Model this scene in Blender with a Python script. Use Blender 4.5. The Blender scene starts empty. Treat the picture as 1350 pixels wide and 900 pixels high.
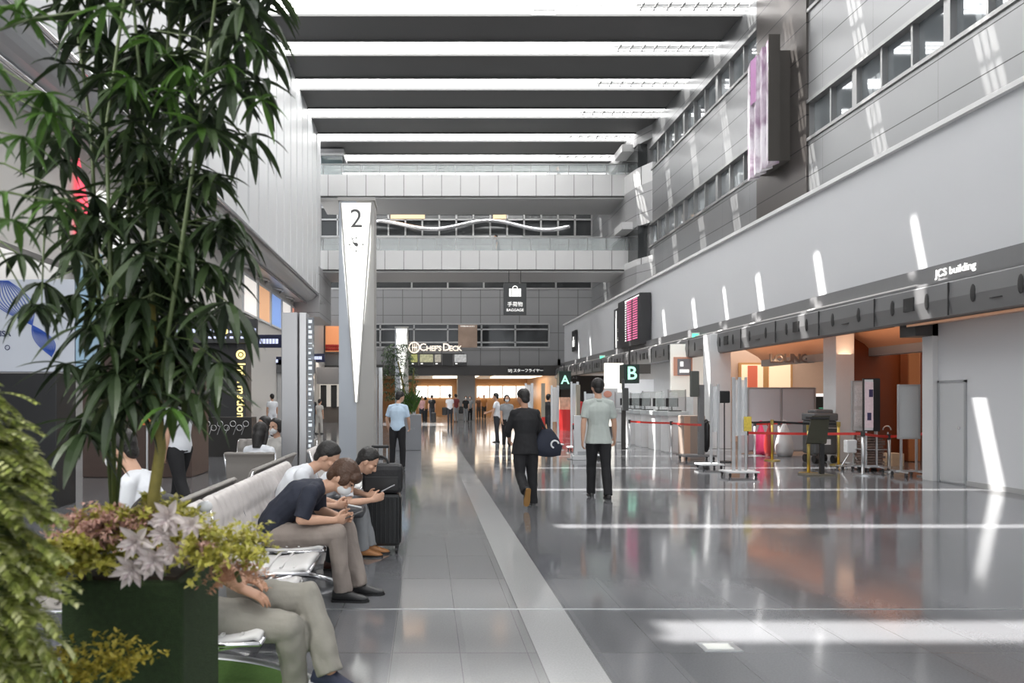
import bpy, bmesh, math, random
from mathutils import Vector, Matrix, noise
PI = math.pi
C = bpy.context.scene.collection
FPX, VX, VY, EYE = 900.0, 562.0, 525.0, 1.45
def PX(px, D): return (px - VX) / FPX * D
def PZ(py, D): return EYE - (py - VY) / FPX * D
def DG(py, z=0.0): return FPX * (EYE - z) / (py - VY)

# ------------------------------------------------------------------ materials
MATS = {}
def mat(name, col, rough=0.5, metal=0.0, emit=0.0, ecol=None, var=0.0, vscale=8.0, bump=0.0, bscale=40.0,
        alpha=None, trans=0.0, coat=0.0, island=None, spec=None):
    if name in MATS: return MATS[name]
    m = bpy.data.materials.new(name); m.use_nodes = True
    nt = m.node_tree; b = nt.nodes['Principled BSDF']
    c = (col[0], col[1], col[2], 1)
    b.inputs['Base Color'].default_value = c
    b.inputs['Roughness'].default_value = rough
    b.inputs['Metallic'].default_value = metal
    if spec is not None: b.inputs['Specular IOR Level'].default_value = spec
    if coat: b.inputs['Coat Weight'].default_value = coat; b.inputs['Coat Roughness'].default_value = 0.05
    if trans: b.inputs['Transmission Weight'].default_value = trans
    if emit:
        b.inputs['Emission Color'].default_value = (*(ecol or col), 1)
        b.inputs['Emission Strength'].default_value = emit
    if alpha is not None: b.inputs['Alpha'].default_value = alpha
    tc = None
    if var or bump or island:
        tc = nt.nodes.new('ShaderNodeTexCoord')
    if island:
        g = nt.nodes.new('ShaderNodeNewGeometry'); r = nt.nodes.new('ShaderNodeValToRGB')
        el = r.color_ramp.elements
        while len(el) < len(island): el.new(0.5)
        for i, ic in enumerate(island):
            el[i].position = i / max(1, len(island) - 1); el[i].color = (*ic, 1)
        nt.links.new(g.outputs['Random Per Island'], r.inputs['Fac'])
        nt.links.new(r.outputs['Color'], b.inputs['Base Color'])
    elif var:
        n = nt.nodes.new('ShaderNodeTexNoise'); n.inputs['Scale'].default_value = vscale; n.inputs['Detail'].default_value = 5
        nt.links.new(tc.outputs['Object'], n.inputs['Vector'])
        mx = nt.nodes.new('ShaderNodeMix'); mx.data_type = 'RGBA'
        mx.inputs[6].default_value = tuple(max(0, x * (1 - var)) for x in col) + (1,)
        mx.inputs[7].default_value = tuple(min(1, x * (1 + var)) for x in col) + (1,)
        nt.links.new(n.outputs['Fac'], mx.inputs[0]); nt.links.new(mx.outputs[2], b.inputs['Base Color'])
    if bump:
        n = nt.nodes.new('ShaderNodeTexNoise'); n.inputs['Scale'].default_value = bscale; n.inputs['Detail'].default_value = 3
        nt.links.new(tc.outputs['Object'], n.inputs['Vector'])
        bm = nt.nodes.new('ShaderNodeBump'); bm.inputs['Strength'].default_value = bump; bm.inputs['Distance'].default_value = 0.01
        nt.links.new(n.outputs['Fac'], bm.inputs['Height']); nt.links.new(bm.outputs['Normal'], b.inputs['Normal'])
    MATS[name] = m
    return m

def grid_mat(name, col, line, axes, pitch, width, rough=0.4, metal=0.0, offs=(0, 0), extra=None, var=0.04, bumpn=0.0):
    """flat material with thin seam lines every pitch metres along two object axes"""
    m = mat(name, col, rough, metal, var=var, vscale=0.8)
    nt = m.node_tree; b = nt.nodes['Principled BSDF']
    geo = nt.nodes.new('ShaderNodeNewGeometry'); sep = nt.nodes.new('ShaderNodeSeparateXYZ')
    nt.links.new(geo.outputs['Position'], sep.inputs[0])
    prev = None
    for ax, p, w, o in zip(axes, pitch, width, offs):
        a = nt.nodes.new('ShaderNodeMath'); a.operation = 'ADD'; a.inputs[1].default_value = o + 1000 * p
        nt.links.new(sep.outputs[ax], a.inputs[0])
        d = nt.nodes.new('ShaderNodeMath'); d.operation = 'MODULO'; d.inputs[1].default_value = p
        nt.links.new(a.outputs[0], d.inputs[0])
        l = nt.nodes.new('ShaderNodeMath'); l.operation = 'LESS_THAN'; l.inputs[1].default_value = w
        nt.links.new(d.outputs[0], l.inputs[0])
        if prev is None: prev = l
        else:
            mx = nt.nodes.new('ShaderNodeMath'); mx.operation = 'MAXIMUM'
            nt.links.new(prev.outputs[0], mx.inputs[0]); nt.links.new(l.outputs[0], mx.inputs[1]); prev = mx
    mix = nt.nodes.new('ShaderNodeMix'); mix.data_type = 'RGBA'
    src = b.inputs['Base Color'].links[0].from_socket
    nt.links.new(prev.outputs[0], mix.inputs[0]); nt.links.new(src, mix.inputs[6]); mix.inputs[7].default_value = (*line, 1)
    nt.links.new(mix.outputs[2], b.inputs['Base Color'])
    return m

# ------------------------------------------------------------------ mesh builder
class MB:
    def __init__(s): s.v = []; s.f = []; s.mi = []; s.cur = 0
    def add(s, vs, fs):
        o = len(s.v); s.v += [tuple(v) for v in vs]
        for f in fs: s.f.append(tuple(i + o for i in f)); s.mi.append(s.cur)
        return s
    def box(s, x0, x1, y0, y1, z0, z1, M=None):
        vs = [Vector((x, y, z)) for z in (z0, z1) for y in (y0, y1) for x in (x0, x1)]
        if M is not None: vs = [M @ v for v in vs]
        return s.add(vs, [(0, 2, 3, 1), (4, 5, 7, 6), (0, 1, 5, 4), (2, 6, 7, 3), (0, 4, 6, 2), (1, 3, 7, 5)])
    def loft(s, rings, cap=True, closed=True):
        n = len(rings[0]); vs = [p for r in rings for p in r]; fs = []
        for i in range(len(rings) - 1):
            for j in range(n if closed else n - 1):
                a = i * n + j; b = i * n + (j + 1) % n
                fs.append((a, b, b + n, a + n))
        if cap and closed:
            fs.append(tuple(range(n - 1, -1, -1))); k = (len(rings) - 1) * n
            fs.append(tuple(range(k, k + n)))
        return s.add(vs, fs)
    def tube(s, pts, rad, n=8, cap=True):
        pts = [Vector(p) for p in pts]
        if not isinstance(rad, (list, tuple)): rad = [rad] * len(pts)
        rings = []; u = None
        for i, p in enumerate(pts):
            t = (pts[min(i + 1, len(pts) - 1)] - pts[max(i - 1, 0)])
            if t.length < 1e-9: t = Vector((0, 0, 1))
            t.normalize()
            if u is None:
                u = t.orthogonal().normalized()
                if abs(t.z) > 0.99: u = Vector((1, 0, 0))
            u = (u - t * u.dot(t))
            u = u.normalized() if u.length > 1e-6 else t.orthogonal().normalized()
            w = t.cross(u)
            rings.append([p + (u * math.cos(2 * PI * k / n) + w * math.sin(2 * PI * k / n)) * rad[i] for k in range(n)])
        return s.loft(rings, cap)
    def cyl(s, p0, p1, r0, r1=None, n=12):
        return s.tube([p0, p1], [r0, r0 if r1 is None else r1], n)
    def ell(s, c, r, M=None, nu=16, nv=10, fn=None):
        c = Vector(c); vs = []; fs = []
        if not isinstance(r, (tuple, list)): r = (r, r, r)
        for i in range(nv + 1):
            th = PI * i / nv
            for j in range(nu):
                ph = 2 * PI * j / nu
                d = Vector((math.sin(th) * math.cos(ph), math.sin(th) * math.sin(ph), math.cos(th)))
                if fn: d = fn(d)
                p = Vector((d.x * r[0], d.y * r[1], d.z * r[2]))
                if M is not None: p = M @ p
                vs.append(c + p)
        for i in range(nv):
            for j in range(nu):
                a = i * nu + j; b = i * nu + (j + 1) % nu
                fs.append((a, a + nu, b + nu, b))
        return s.add(vs, fs)
    def prism(s, pts, axis, a, b):
        """extrude a 2D outline along axis (0,1,2) from a to b"""
        def mk(p, t):
            q = [p[0], p[1]]; q.insert(axis, t); return Vector(q)
        return s.loft([[mk(p, a) for p in pts], [mk(p, b) for p in pts]])
    def torus(s, c, R, r, ax=1, n=24, m=8, a0=0, a1=2 * PI):
        pts = []
        for i in range(n + 1):
            a = a0 + (a1 - a0) * i / n
            q = [R * math.cos(a), R * math.sin(a)]; q.insert(ax, 0); pts.append(Vector(c) + Vector(q))
        return s.tube(pts, r, m)
    def quad(s, a, b, c, d): return s.add([a, b, c, d], [(0, 1, 2, 3)])
    def xf(s, M):
        s.v = [tuple(M @ Vector(v)) for v in s.v]; return s
    def build(s, name, m, parent=None, smooth=False, bevel=0.0, recalc=True):
        me = bpy.data.meshes.new(name); me.from_pydata(s.v, [], s.f)
        ms = m if isinstance(m, (list, tuple)) else [m]
        for x in ms: me.materials.append(x)
        if len(ms) > 1: me.polygons.foreach_set('material_index', s.mi)
        if recalc:
            bm = bmesh.new(); bm.from_mesh(me)
            bmesh.ops.remove_doubles(bm, verts=bm.verts, dist=1e-6)
            bmesh.ops.recalc_face_normals(bm, faces=bm.faces); bm.to_mesh(me); bm.free()
        if smooth: me.polygons.foreach_set('use_smooth', [True] * len(me.polygons))
        me.update()
        o = bpy.data.objects.new(name, me); C.objects.link(o)
        if parent: o.parent = parent
        if bevel:
            md = o.modifiers.new('bevel', 'BEVEL'); md.width = bevel; md.segments = 2; md.limit_method = 'ANGLE'
            md.harden_normals = False
        return o

def tag(o, label=None, cat=None, group=None, kind=None):
    if label: o['label'] = label
    if cat: o['category'] = cat
    if group: o['group'] = group
    if kind: o['kind'] = kind
    return o
def thing(name, label, cat, loc=(0, 0, 0), rz=0, group=None):
    o = bpy.data.objects.new(name, None); C.objects.link(o); o.empty_display_size = 0.1
    o.location = loc; o.rotation_euler = (0, 0, rz); return tag(o, label, cat, group)
def struct(name, mb, m, smooth=False):
    return tag(mb.build(name, m, None, smooth), kind='structure')
def B(*a): return MB().box(*a)
def copy_tree(o, parent=None):
    c = o.copy(); C.objects.link(c)
    if parent: c.parent = parent
    for ch in list(o.children): copy_tree(ch, c)
    return c
def text_mesh(txt, size, m, name='lettering', parent=None, M=None, extrude=0.004, align='CENTER', space=1.0, bold=0.0):
    cu = bpy.data.curves.new('t', 'FONT'); cu.body = txt; cu.size = size; cu.extrude = extrude
    cu.align_x = align; cu.align_y = 'CENTER'; cu.space_character = space; cu.offset = bold
    cu.resolution_u = 3
    o = bpy.data.objects.new('t', cu); C.objects.link(o)
    dg = bpy.context.evaluated_depsgraph_get()
    me = bpy.data.meshes.new_from_object(o.evaluated_get(dg)); bpy.data.objects.remove(o)
    me.materials.clear(); me.materials.append(m)
    if M is not None: me.transform(M)
    o = bpy.data.objects.new(name, me); me.name = name; C.objects.link(o)
    if parent: o.parent = parent
    return o
def face_cam(x, y, z): return Matrix.Translation((x, y, z)) @ Matrix.Rotation(PI / 2, 4, 'X')         # readable from -Y
def face_left(x, y, z): return Matrix.Translation((x, y, z)) @ Matrix.Rotation(-PI / 2, 4, 'Z') @ Matrix.Rotation(PI / 2, 4, 'X')  # readable from -X

# common materials
M_white = mat('white paint', (.72, .73, .74), .45, var=.03)
M_grey = mat('grey paint', (.36, .37, .38), .5, var=.04)
M_dark = mat('dark metal', (.035, .034, .033), .4, var=.1)
M_black = mat('black plastic', (.012, .012, .013), .35)
M_alu = mat('brushed aluminium', (.62, .63, .64), .28, .9)
M_chrome = mat('polished chrome', (.8, .8, .82), .1, 1.0)
M_glass = mat('clear glass', (.75, .82, .82), .03, 0, alpha=.22)
M_litw = mat('lit white', (.8, .8, .8), .5, emit=.55, ecol=(1, .99, .95))
M_caster = mat('caster rubber', (.03, .03, .032), .6)
M_red = mat('red webbing', (.55, .03, .02), .5, bump=.2, bscale=200)
M_gold = mat('brass posts', (.55, .42, .12), .3, .8)

# ================================================================== ROOM SHELL
def floor_material():
    m = bpy.data.materials.new('polished granite tiles'); m.use_nodes = True
    nt = m.node_tree; L = nt.links; N = nt.nodes; b = N['Principled BSDF']
    geo = N.new('ShaderNodeNewGeometry'); sep = N.new('ShaderNodeSeparateXYZ'); L.new(geo.outputs['Position'], sep.inputs[0])
    def math_(op, a, bb=None, c=None):
        n = N.new('ShaderNodeMath'); n.operation = op
        for i, x in enumerate((a, bb, c)):
            if x is None: continue
            if isinstance(x, (int, float)): n.inputs[i].default_value = x
            else: L.new(x, n.inputs[i])
        return n.outputs[0]
    X, Y = sep.outputs[0], sep.outputs[1]
    def mix(f, a, c):
        n = N.new('ShaderNodeMix'); n.data_type = 'RGBA'; L.new(f, n.inputs[0])
        for i, x in ((6, a), (7, c)):
            if isinstance(x, tuple): n.inputs[i].default_value = (*x, 1)
            else: L.new(x, n.inputs[i])
        return n.outputs[2]
    # per tile brightness
    tx = math_('FLOOR', math_('DIVIDE', math_('ADD', X, 40 - .19), .385)); ty = math_('FLOOR', math_('DIVIDE', math_('ADD', Y, 40.0 - .69), .8))
    cmb = N.new('ShaderNodeCombineXYZ'); L.new(tx, cmb.inputs[0]); L.new(ty, cmb.inputs[1])
    wn = N.new('ShaderNodeTexWhiteNoise'); L.new(cmb.outputs[0], wn.inputs['Vector'])
    base = mix(wn.outputs['Value'], (.15, .152, .162), (.19, .193, .205))
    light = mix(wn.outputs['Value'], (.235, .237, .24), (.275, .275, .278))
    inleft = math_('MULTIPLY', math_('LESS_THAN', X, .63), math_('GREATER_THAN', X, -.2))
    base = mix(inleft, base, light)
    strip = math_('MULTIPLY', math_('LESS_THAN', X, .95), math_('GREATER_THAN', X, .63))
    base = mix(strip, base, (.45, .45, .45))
    sp = N.new('ShaderNodeTexNoise'); sp.inputs['Scale'].default_value = 90; sp.inputs['Detail'].default_value = 6
    L.new(geo.outputs['Position'], sp.inputs['Vector'])
    lx = math_('LESS_THAN', math_('MODULO', math_('ADD', X, 38.5 - .19), .385), .004)
    ly = math_('LESS_THAN', math_('MODULO', math_('ADD', Y, 40.0 - .69), .8), .006)
    lx = math_('MULTIPLY', lx, math_('SUBTRACT', 1.0, strip))
    ly = math_('MULTIPLY', ly, math_('SUBTRACT', 1.0, strip))
    lines = math_('MAXIMUM', lx, ly)
    strx = math_('LESS_THAN', math_('ABSOLUTE', math_('SUBTRACT', X, .63)), .003)
    strx2 = math_('LESS_THAN', math_('ABSOLUTE', math_('SUBTRACT', X, .95)), .003)
    lines = math_('MAXIMUM', lines, math_('MAXIMUM', strx, strx2))
    base = mix(math_('MULTIPLY', lines, .55), base, (.04, .04, .042))
    mul = N.new('ShaderNodeMix'); mul.data_type = 'RGBA'; mul.blend_type = 'MULTIPLY'; mul.inputs[0].default_value = .35
    L.new(base, mul.inputs[6]); L.new(sp.outputs['Fac'], mul.inputs[7])
    L.new(mul.outputs[2], b.inputs['Base Color'])
    rn = N.new('ShaderNodeTexNoise'); rn.inputs['Scale'].default_value = 1.3; rn.inputs['Detail'].default_value = 4
    L.new(geo.outputs['Position'], rn.inputs['Vector'])
    L.new(math_('MULTIPLY_ADD', rn.outputs['Fac'], .1, .05), b.inputs['Roughness'])
    b.inputs['Specular IOR Level'].default_value = .8
    b.inputs['IOR'].default_value = 1.6
    # very slight per-tile tilt breaks the reflections up
    bp = N.new('ShaderNodeBump'); bp.inputs['Strength'].default_value = .035; bp.inputs['Distance'].default_value = .02
    rn2 = N.new('ShaderNodeTexNoise'); rn2.inputs['Scale'].default_value = 3.0; L.new(geo.outputs['Position'], rn2.inputs['Vector'])
    L.new(rn2.outputs['Fac'], bp.inputs['Height']); L.new(bp.outputs['Normal'], b.inputs['Normal'])
    return m
XW, XU, XL, ZC, DB = 9.0, 10.8, -5.4, 14.55, 44.5
struct('floor', B(-16, 16, -5, 62, -.1, 0), floor_material())
o = B(-16, XW, 4.69, 4.705, -.002, .003).build('floor_joint', M_alu); tag(o, kind='structure'); o.name = 'trim_1'

# ceiling slabs with slots, and the light strips
SUN_GAP = {14.75: (-.25, -.36, .36), 18.05: (-.15, 0, .15), 20.8: (0, 0, .2), 22.8: (0, 0, .34)}  # gap jogs added to steer the sun onto floor and wall
SL = [-3.2, -.3, 2.6, 7.9, 11.4, 14.75, 18.05, 20.8, 22.8, 25.5, 28.4, 31.3, 34.2, 37.1, 40.0, 42.9]  # nearest strips are unseen, placed for illumination and to land the sun streaks
M_ceil = mat('dark ceiling panels', (.085, .085, .085), .6, var=.08, vscale=.5)
mb = MB(); prev = -5
for s_ in SL:
    mb.box(XL - .3, XU + .6, prev, s_ - .5, ZC, ZC + .45)
    mb.box(XL - .3, XU + .6, s_ - .56, s_ - .5, ZC - .06, ZC)
    mb.box(XL - .3, XU + .6, s_ + .5, s_ + .56, ZC - .06, ZC)
    prev = s_ + .5
mb.box(XL - .3, XU + .6, prev, 62, ZC, ZC + .45)
struct('ceiling', mb, M_ceil)
M_strip = mat('strip light diffuser', (1, 1, 1), .5, emit=5.5, ecol=(1, .995, .98))
M_fine = mat('perforated grey rail', (.6, .6, .6), .5)
nth = ['first', 'second', 'third', 'fourth', 'fifth', 'sixth', 'seventh', 'eighth', 'ninth', 'tenth', 'eleventh', 'twelfth', 'thirteenth']
for i, s_ in enumerate(SL):
    vis = i - 8
    lab = ('long white ceiling light strip spanning the hall, ' + nth[vis] + ' from the front of the photo') if 0 <= vis < 6 else 'long white ceiling light strip crossing the hall above'
    t = thing('ceiling_light', lab, 'light strip', (2.7, s_, ZC), 0, 'ceiling light strips')
    x0, x1 = XL - 2.7 - .2, XU - 2.7 + .5
    om, ol, op = SUN_GAP.get(s_, (0, 0, 0)); hg = .2 if s_ == 7.9 else .12
    L1, L2, r = MB(), MB(), MB()
    for xa, xb, o_, h_ in ((x0, 2.0 - 2.7, om, hg), (2.0 - 2.7, 3.6 - 2.7, ol, .14), (3.6 - 2.7, 4.4 - 2.7, op, .15), (4.4 - 2.7, 7.0 - 2.7, 0, 0), (7.0 - 2.7, x1, 0, .26)):  # openings and closed stretch shaped for where the sun falls
        if h_ == 0: L1.box(xa, xb, -.49, -.03, .02, .1); L2.box(xa, xb, .03, .49, .02, .1); r.box(xa, xb, -.03, .03, .0, .1); continue
        L1.box(xa, xb, -.49, o_ - h_, .02, .1); L2.box(xa, xb, o_ + h_, .49, .02, .1)
        r.box(xa, xb, o_ - h_ - .012, o_ - h_, -.03, .06); r.box(xa, xb, o_ + h_, o_ + h_ + .012, -.03, .06)
        if h_ > .2:  # lattice added to break the sun into a window grid on the wall
            for q in (-.1, .07): r.box(xa, xb, q, q + .035, 0, .05)
            for k in range(9): r.box(xa + .2 + k * .45, xa + .26 + k * .45, -h_, h_, 0, .05)
    L1.build('light_bar', M_strip, t); L2.build('light_bar', M_strip, t)
    r.build('rail', M_fine, t)

# ---- right side
M_wwall = mat('satin white wall panels', (.60, .61, .63), .38, var=.03, vscale=.4)
mb = MB(); mb.box(XW, XW + .25, -5, DB, 3.55, 6.17); mb.box(XW, XW + .25, -5, 12.0, 0, 3.55)
struct('wall_right', mb, M_wwall)
struct('trim_2', B(XW - .1, XU + .2, -5, DB, 6.17, 6.26), mat('pale ledge', (.75, .75, .75), .35))
M_upper = grid_mat('brushed steel cladding', (.27, .274, .28), (.06, .06, .06), (2, 1), (.87, 2.1), (.024, .006), rough=.3, metal=.55, offs=(.12, .3))
M_brown = grid_mat('bronze cladding', (.115, .105, .10), (.03, .03, .03), (2,), (.87,), (.03,), rough=.32, metal=.6, offs=(.12,))
Zb = [(8.76, 9.82), (12.4, 13.5)]
mb = MB()
for y0, y1 in ((-5, 19.3), (22.2, 33)):
    for a, b_ in ((6.26, Zb[0][0]), (Zb[0][1], Zb[1][0]), (Zb[1][1], ZC)):
        mb.box(XU, XU + .3, y0, y1, a, b_)
mb.box(XU, XU + .3, 33, 62, 6.26, ZC)
struct('wall_right_upper', mb, M_upper)
struct('trim_3', B(XU - .06, XU + .3, 19.3, 22.2, 6.26, ZC), M_brown)
M_win = mat('grey window glass', (.20, .22, .235), .04, .35, coat=.5)
M_frame = mat('window frame metal', (.33, .33, .33), .35, .7)
wn = 1
for (a, b_) in Zb:
    for y0, y1 in ((5, 19.3), (22.2, 33)):
        w = thing('window_%d' % wn, None, None); w['kind'] = 'structure'; wn += 1
        B(XU + .16, XU + .2, y0, y1, a, b_).build('pane', M_win, w)
        fr = MB(); n = int(round((y1 - y0) / 1.05))
        for k in range(n + 1):
            y = y0 + (y1 - y0) * k / n; ww = .09 if k % 3 == 0 else .03
            fr.box(XU + .02, XU + .17, max(y0, y - ww), min(y1, y + ww), a, b_)
        fr.box(XU - .05, XU + .17, y0, y1, a - .05, a + .04); fr.box(XU - .05, XU + .17, y0, y1, b_ - .04, b_ + .06)
        fr.build('frame', M_frame, w)
# fascia: sign band, bulkhead with oval openings, copper soffit
M_band = mat('grey sign band', (.17, .17, .175), .4, var=.05)
struct('trim_4', MB().prism([(8.98, 3.79), (8.78, 3.74), (8.76, 3.44), (8.42, 3.38), (8.42, 3.34), (9.0, 3.34)], 1, -5, DB), M_band)
M_fas = mat('bulkhead metal', (.20, .20, .205), .38, .4, var=.12, vscale=.9)
mb = MB()
mb.prism([(8.40, 3.33), (8.36, 3.3), (8.34, 3.05), (8.38, 2.78), (8.44, 2.75), (8.55, 2.75), (8.6, 3.33)], 1, -5, DB)
struct('trim_5', mb, M_fas)
mb = MB(); k = 0; y = 4.6
while y < 43:
    for dy in (-.42, .42):
        mb.ell((8.34, y + dy, 3.06), (.015, .05, .14), nu=14, nv=8)
    mb.box(8.325, 8.36, y - .12, y + .12, 2.95, 3.18) if k % 2 == 0 else mb.box(8.33, 8.36, y - .1, y + .1, 2.93, 2.94)
    mb.box(8.328, 8.35, y + .90, y + .915, 2.78, 3.3)
    y += 1.8; k += 1
struct('trim_6', mb, mat('dark oval openings', (.03, .03, .03), .5))
M_copper = mat('copper soffit', (.75, .42, .26), .32, .4, var=.05, vscale=1)
struct('trim_7', MB().prism([(8.44, 2.74), (8.44, 2.70), (9.0, 2.76), (9.0, 2.80)], 1, -5, 12.0), M_copper)
rs = MB()
prof = [(8.5, 2.74), (8.8, 2.92), (9.3, 3.02), (9.8, 2.95), (10.2, 2.72), (10.32, 2.6)]
rs.loft([[Vector((x, y, z)) for x, z in prof] for y in (12.4, 21)], cap=False, closed=False)
struct('trim_8', rs, M_copper, True)
struct('trim_9', B(10.3, 10.55, 13.2, 21, 2.43, 2.62), mat('grey beam', (.30, .31, .32), .4))
struct('trim_10', B(8.6, 14.5, 12.0, 12.4, 2.55, 3.3), mat('dark return', (.05, .05, .05), .5))
# recess behind the bulkhead
M_peach = mat('peach plaster wall', (.62, .42, .31), .6, var=.03)
struct('ceiling_recess', B(8.6, 14.6, 12.0, DB, 3.3, 3.45), mat('recess ceiling', (.7, .68, .66), .6))
struct('wall_recess', B(14.3, 14.5, 12.0, DB, 0, 3.3), M_white)
struct('wall_recess_end', B(8.9, 14.5, 12.0, 12.25, 0, 3.3), mat('white end wall', (.6, .6, .6), .5))
struct('wall_recess_peach', B(10.0, 14.3, 23.0, 23.3, 0, 3.3), M_peach)
struct('wall_recess_front', B(9.0, 10.0, 23.0, 33, 0, 3.3), M_white)
struct('wall_recess_lounge', B(9.72, 11.6, 15.9, 16.2, 0, 3.0), mat('red brown lacquered wall', (.17, .036, .008), .3, var=.3, vscale=1.2))
o = tag(MB().box(11.02, 11.3, 15.6, 15.9, 0, 3.0).build('column', mat('copper column cladding', (.62, .24, .10), .25, .7), bevel=.03), 'copper clad column at the right of the red brown lounge wall', 'column')
o = tag(MB().box(9.3, 9.72, 15.5, 16.0, 0, 3.0).build('column', M_white, bevel=.01), 'white square column left of the red brown lounge wall', 'column')
o = tag(MB().box(9.75, 10.0, 13.1, 13.3, 0, 3.0).build('column', M_white, bevel=.01), 'white jamb column at the near end of the check-in recess', 'column')
o = tag(MB().box(8.15, 8.75, 19.6, 20.1, 0, 3.3).build('column', M_white, bevel=.01), 'white square column behind the kiosk row in the check-in area', 'column')
# lounge display window
t = thing('display_window', 'warm lit display window with red panels on the peach wall', 'window', (11.4, 22.95, 2.1))
MB().box(-.9, .9, -.03, .03, -.5, .55).build('frame', mat('amber wood', (.55, .28, .10), .4), t)
MB().box(-.82, -.1, -.05, .0, -.42, .48).build('panel', mat('lit cream', (.9, .65, .45), .5, emit=.3, ecol=(1, .72, .45)), t)
MB().box(-.62, -.3, -.07, -.04, -.42, .45).build('curtain', mat('lit coral cloth', (.7, .15, .08), .5, emit=.1), t)
MB().box(.1, .82, -.05, .0, -.42, .48).build('panel', MATS['lit cream'], t)
# service door in the right wall
t = thing('door_1', None, None); t['kind'] = 'structure'
MB().box(XW - .015, XW, 11.4, 11.95, .02, 1.72).build('door_leaf', mat('door grey', (.50, .51, .52), .45), t)
fr = MB(); fr.box(XW - .025, XW, 11.36, 11.4, 0, 1.76); fr.box(XW - .025, XW, 11.95, 11.99, 0, 1.76); fr.box(XW - .025, XW, 11.36, 11.99, 1.72, 1.76)
fr.build('door_frame', mat('door frame grey', (.33, .34, .35), .4), t)
MB().cyl((XW - .03, 11.5, .95), (XW - .015, 11.5, .95), .02).build('door_handle', M_chrome, t)
struct('baseboard_right', B(XW - .012, XW, -5, 11.36, 0, .08), mat('baseboard grey', (.4, .4, .4), .4))

# ---- back wall
M_bp = grid_mat('grey facade panels', (.26, .26, .265), (.12, .12, .12), (0, 2), (1.27, 1.15), (.05, .04), rough=.5, offs=(.3, .05))
mb = MB(); mb.box(-16, 14, DB, DB + .3, 6.3, 8.6); mb.box(-16, 14, DB, DB + .3, 3.58, 4.76)
mb.box(-16, 14, DB, DB + .3, 9.1, 12.0); mb.box(-16, 14, DB, DB + .3, 13.9, ZC + .4)
mb.box(-16, -5.2, DB, DB + .3, 4.76, 6.3); mb.box(8.0, 14, DB, DB + .3, 4.76, 6.3)
struct('wall_back', mb, M_bp)
M_dglass = mat('dark reflective glass', (.045, .048, .05), .06, .2, var=.4, vscale=.6)
def band_window(name, x0, x1, z0, z1, pitch, mid=None):
    w = thing(name, None, None); w['kind'] = 'structure'
    B(x0, x1, DB + .1, DB + .14, z0, z1).build('pane', M_dglass, w)
    f = MB(); n = int(round((x1 - x0) / pitch))
    for k in range(n + 1):
        x = x0 + (x1 - x0) * k / n; f.box(x - .05, x + .05, DB - .03, DB + .1, z0, z1)
    for z in [z0, z1] + (mid or []): f.box(x0, x1, DB - .03, DB + .1, z - .05, z + .05)
    f.build('frame', mat('silver mullions', (.42, .42, .42), .4, .6), w)
band_window('window_5', -5.2, 8.0, 4.78, 6.3, 2.2, [5.1, 5.95])
band_window('window_6', -8, 10.8, 8.6, 9.1, 2.35)
band_window('window_7', -8, 10.8, 12.0, 13.9, 1.1, [13.1])
M_warmlit = mat('warm lit panel', (.6, .35, .2), .5, emit=.5, ecol=(1, .65, .38))
for i, (a, b_, l) in enumerate([(515, 560, 'wide warm lit wall panel behind the upper footbridge gap'), (650, 667, 'narrow warm lit wall panel behind the upper footbridge gap')]):
    tag(B(PX(a, DB), PX(b_, DB), DB - .08, DB - .04, 13.15, 13.9).build('lit_panel', M_warmlit), l, 'light panel')
t = MB(); pts = []
for k in range(60):
    u = k / 59; x = PX(496, DB) + u * (PX(748, DB) - PX(496, DB))
    pts.append((x, DB - .5 + .25 * math.cos(u * 9), 12.62 + .32 * math.cos(u * 10.5)))
tag(t.tube(pts, [.14] * 60, 10).build('wave_sculpture', M_chrome, smooth=True), 'long wavy silver tube sculpture on the back wall between the two footbridges', 'sculpture')
# poster in window band
t = thing('poster', 'brown poster hung inside the back wall window band', 'poster', (PX(616.5, DB), DB - .06, 5.5))
B(-.62, .62, 0, .03, -.74, .74).build('sheet', mat('brown print', (.36, .26, .20), .5, var=.4, vscale=1.5), t)
text_mesh('FAMILIAR & CO.', .13, M_litw, 'lettering', t, face_cam(0, -.01, .64), .002)
# dark sign band + shop opening
struct('trim_11', B(-3.3, 9.0, DB - .35, DB + .3, 2.93, 3.58), mat('dark shop band', (.045, .042, .04), .4))
struct('trim_12', B(-16, -5.0, DB - .2, DB + .3, 2.93, 3.58), MATS['dark shop band'])
mb = MB(); mb.box(PX(735, DB), 14, DB, DB + .3, 0, 2.93)
struct('wall_back_dark', mb, mat('dark brown wall', (.05, .04, .036), .45))
mb = MB(); mb.box(-16, 14, 58, 58.2, 0, 4); mb.box(PX(735, DB), PX(735, DB) + .2, DB, 58, 0, 4)
M_wood = mat('light oak panelling', (.46, .25, .11), .45, var=.2, vscale=1.5)
struct('wall_shop', mb, M_wood)
struct('ceiling_shop', B(-16, 14, DB + .3, 58.2, 3.1, 3.3), mat('shop ceiling', (.75, .62, .48), .5))
B_ = thing('window_8', None, None); B_['kind'] = 'structure'
f = MB()
for (a, b_) in ((548, 596), (628, 732)):
    B(PX(a, 57.9), PX(b_, 57.9), 57.85, 57.95, PZ(524, 57.9), PZ(509, 57.9)).build('pane', mat('bright daylight glass', (1, 1, 1), .5, emit=1.6, ecol=(1, .98, .92)), B_)
    n = int((b_ - a) / 15)
    for k in range(n + 1):
        x = PX(a + (b_ - a) * k / n, 57.9); f.box(x - .05, x + .05, 57.78, 57.9, PZ(524, 57.9), PZ(509, 57.9))
f.build('frame', MATS['silver mullions'], B_)
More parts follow.
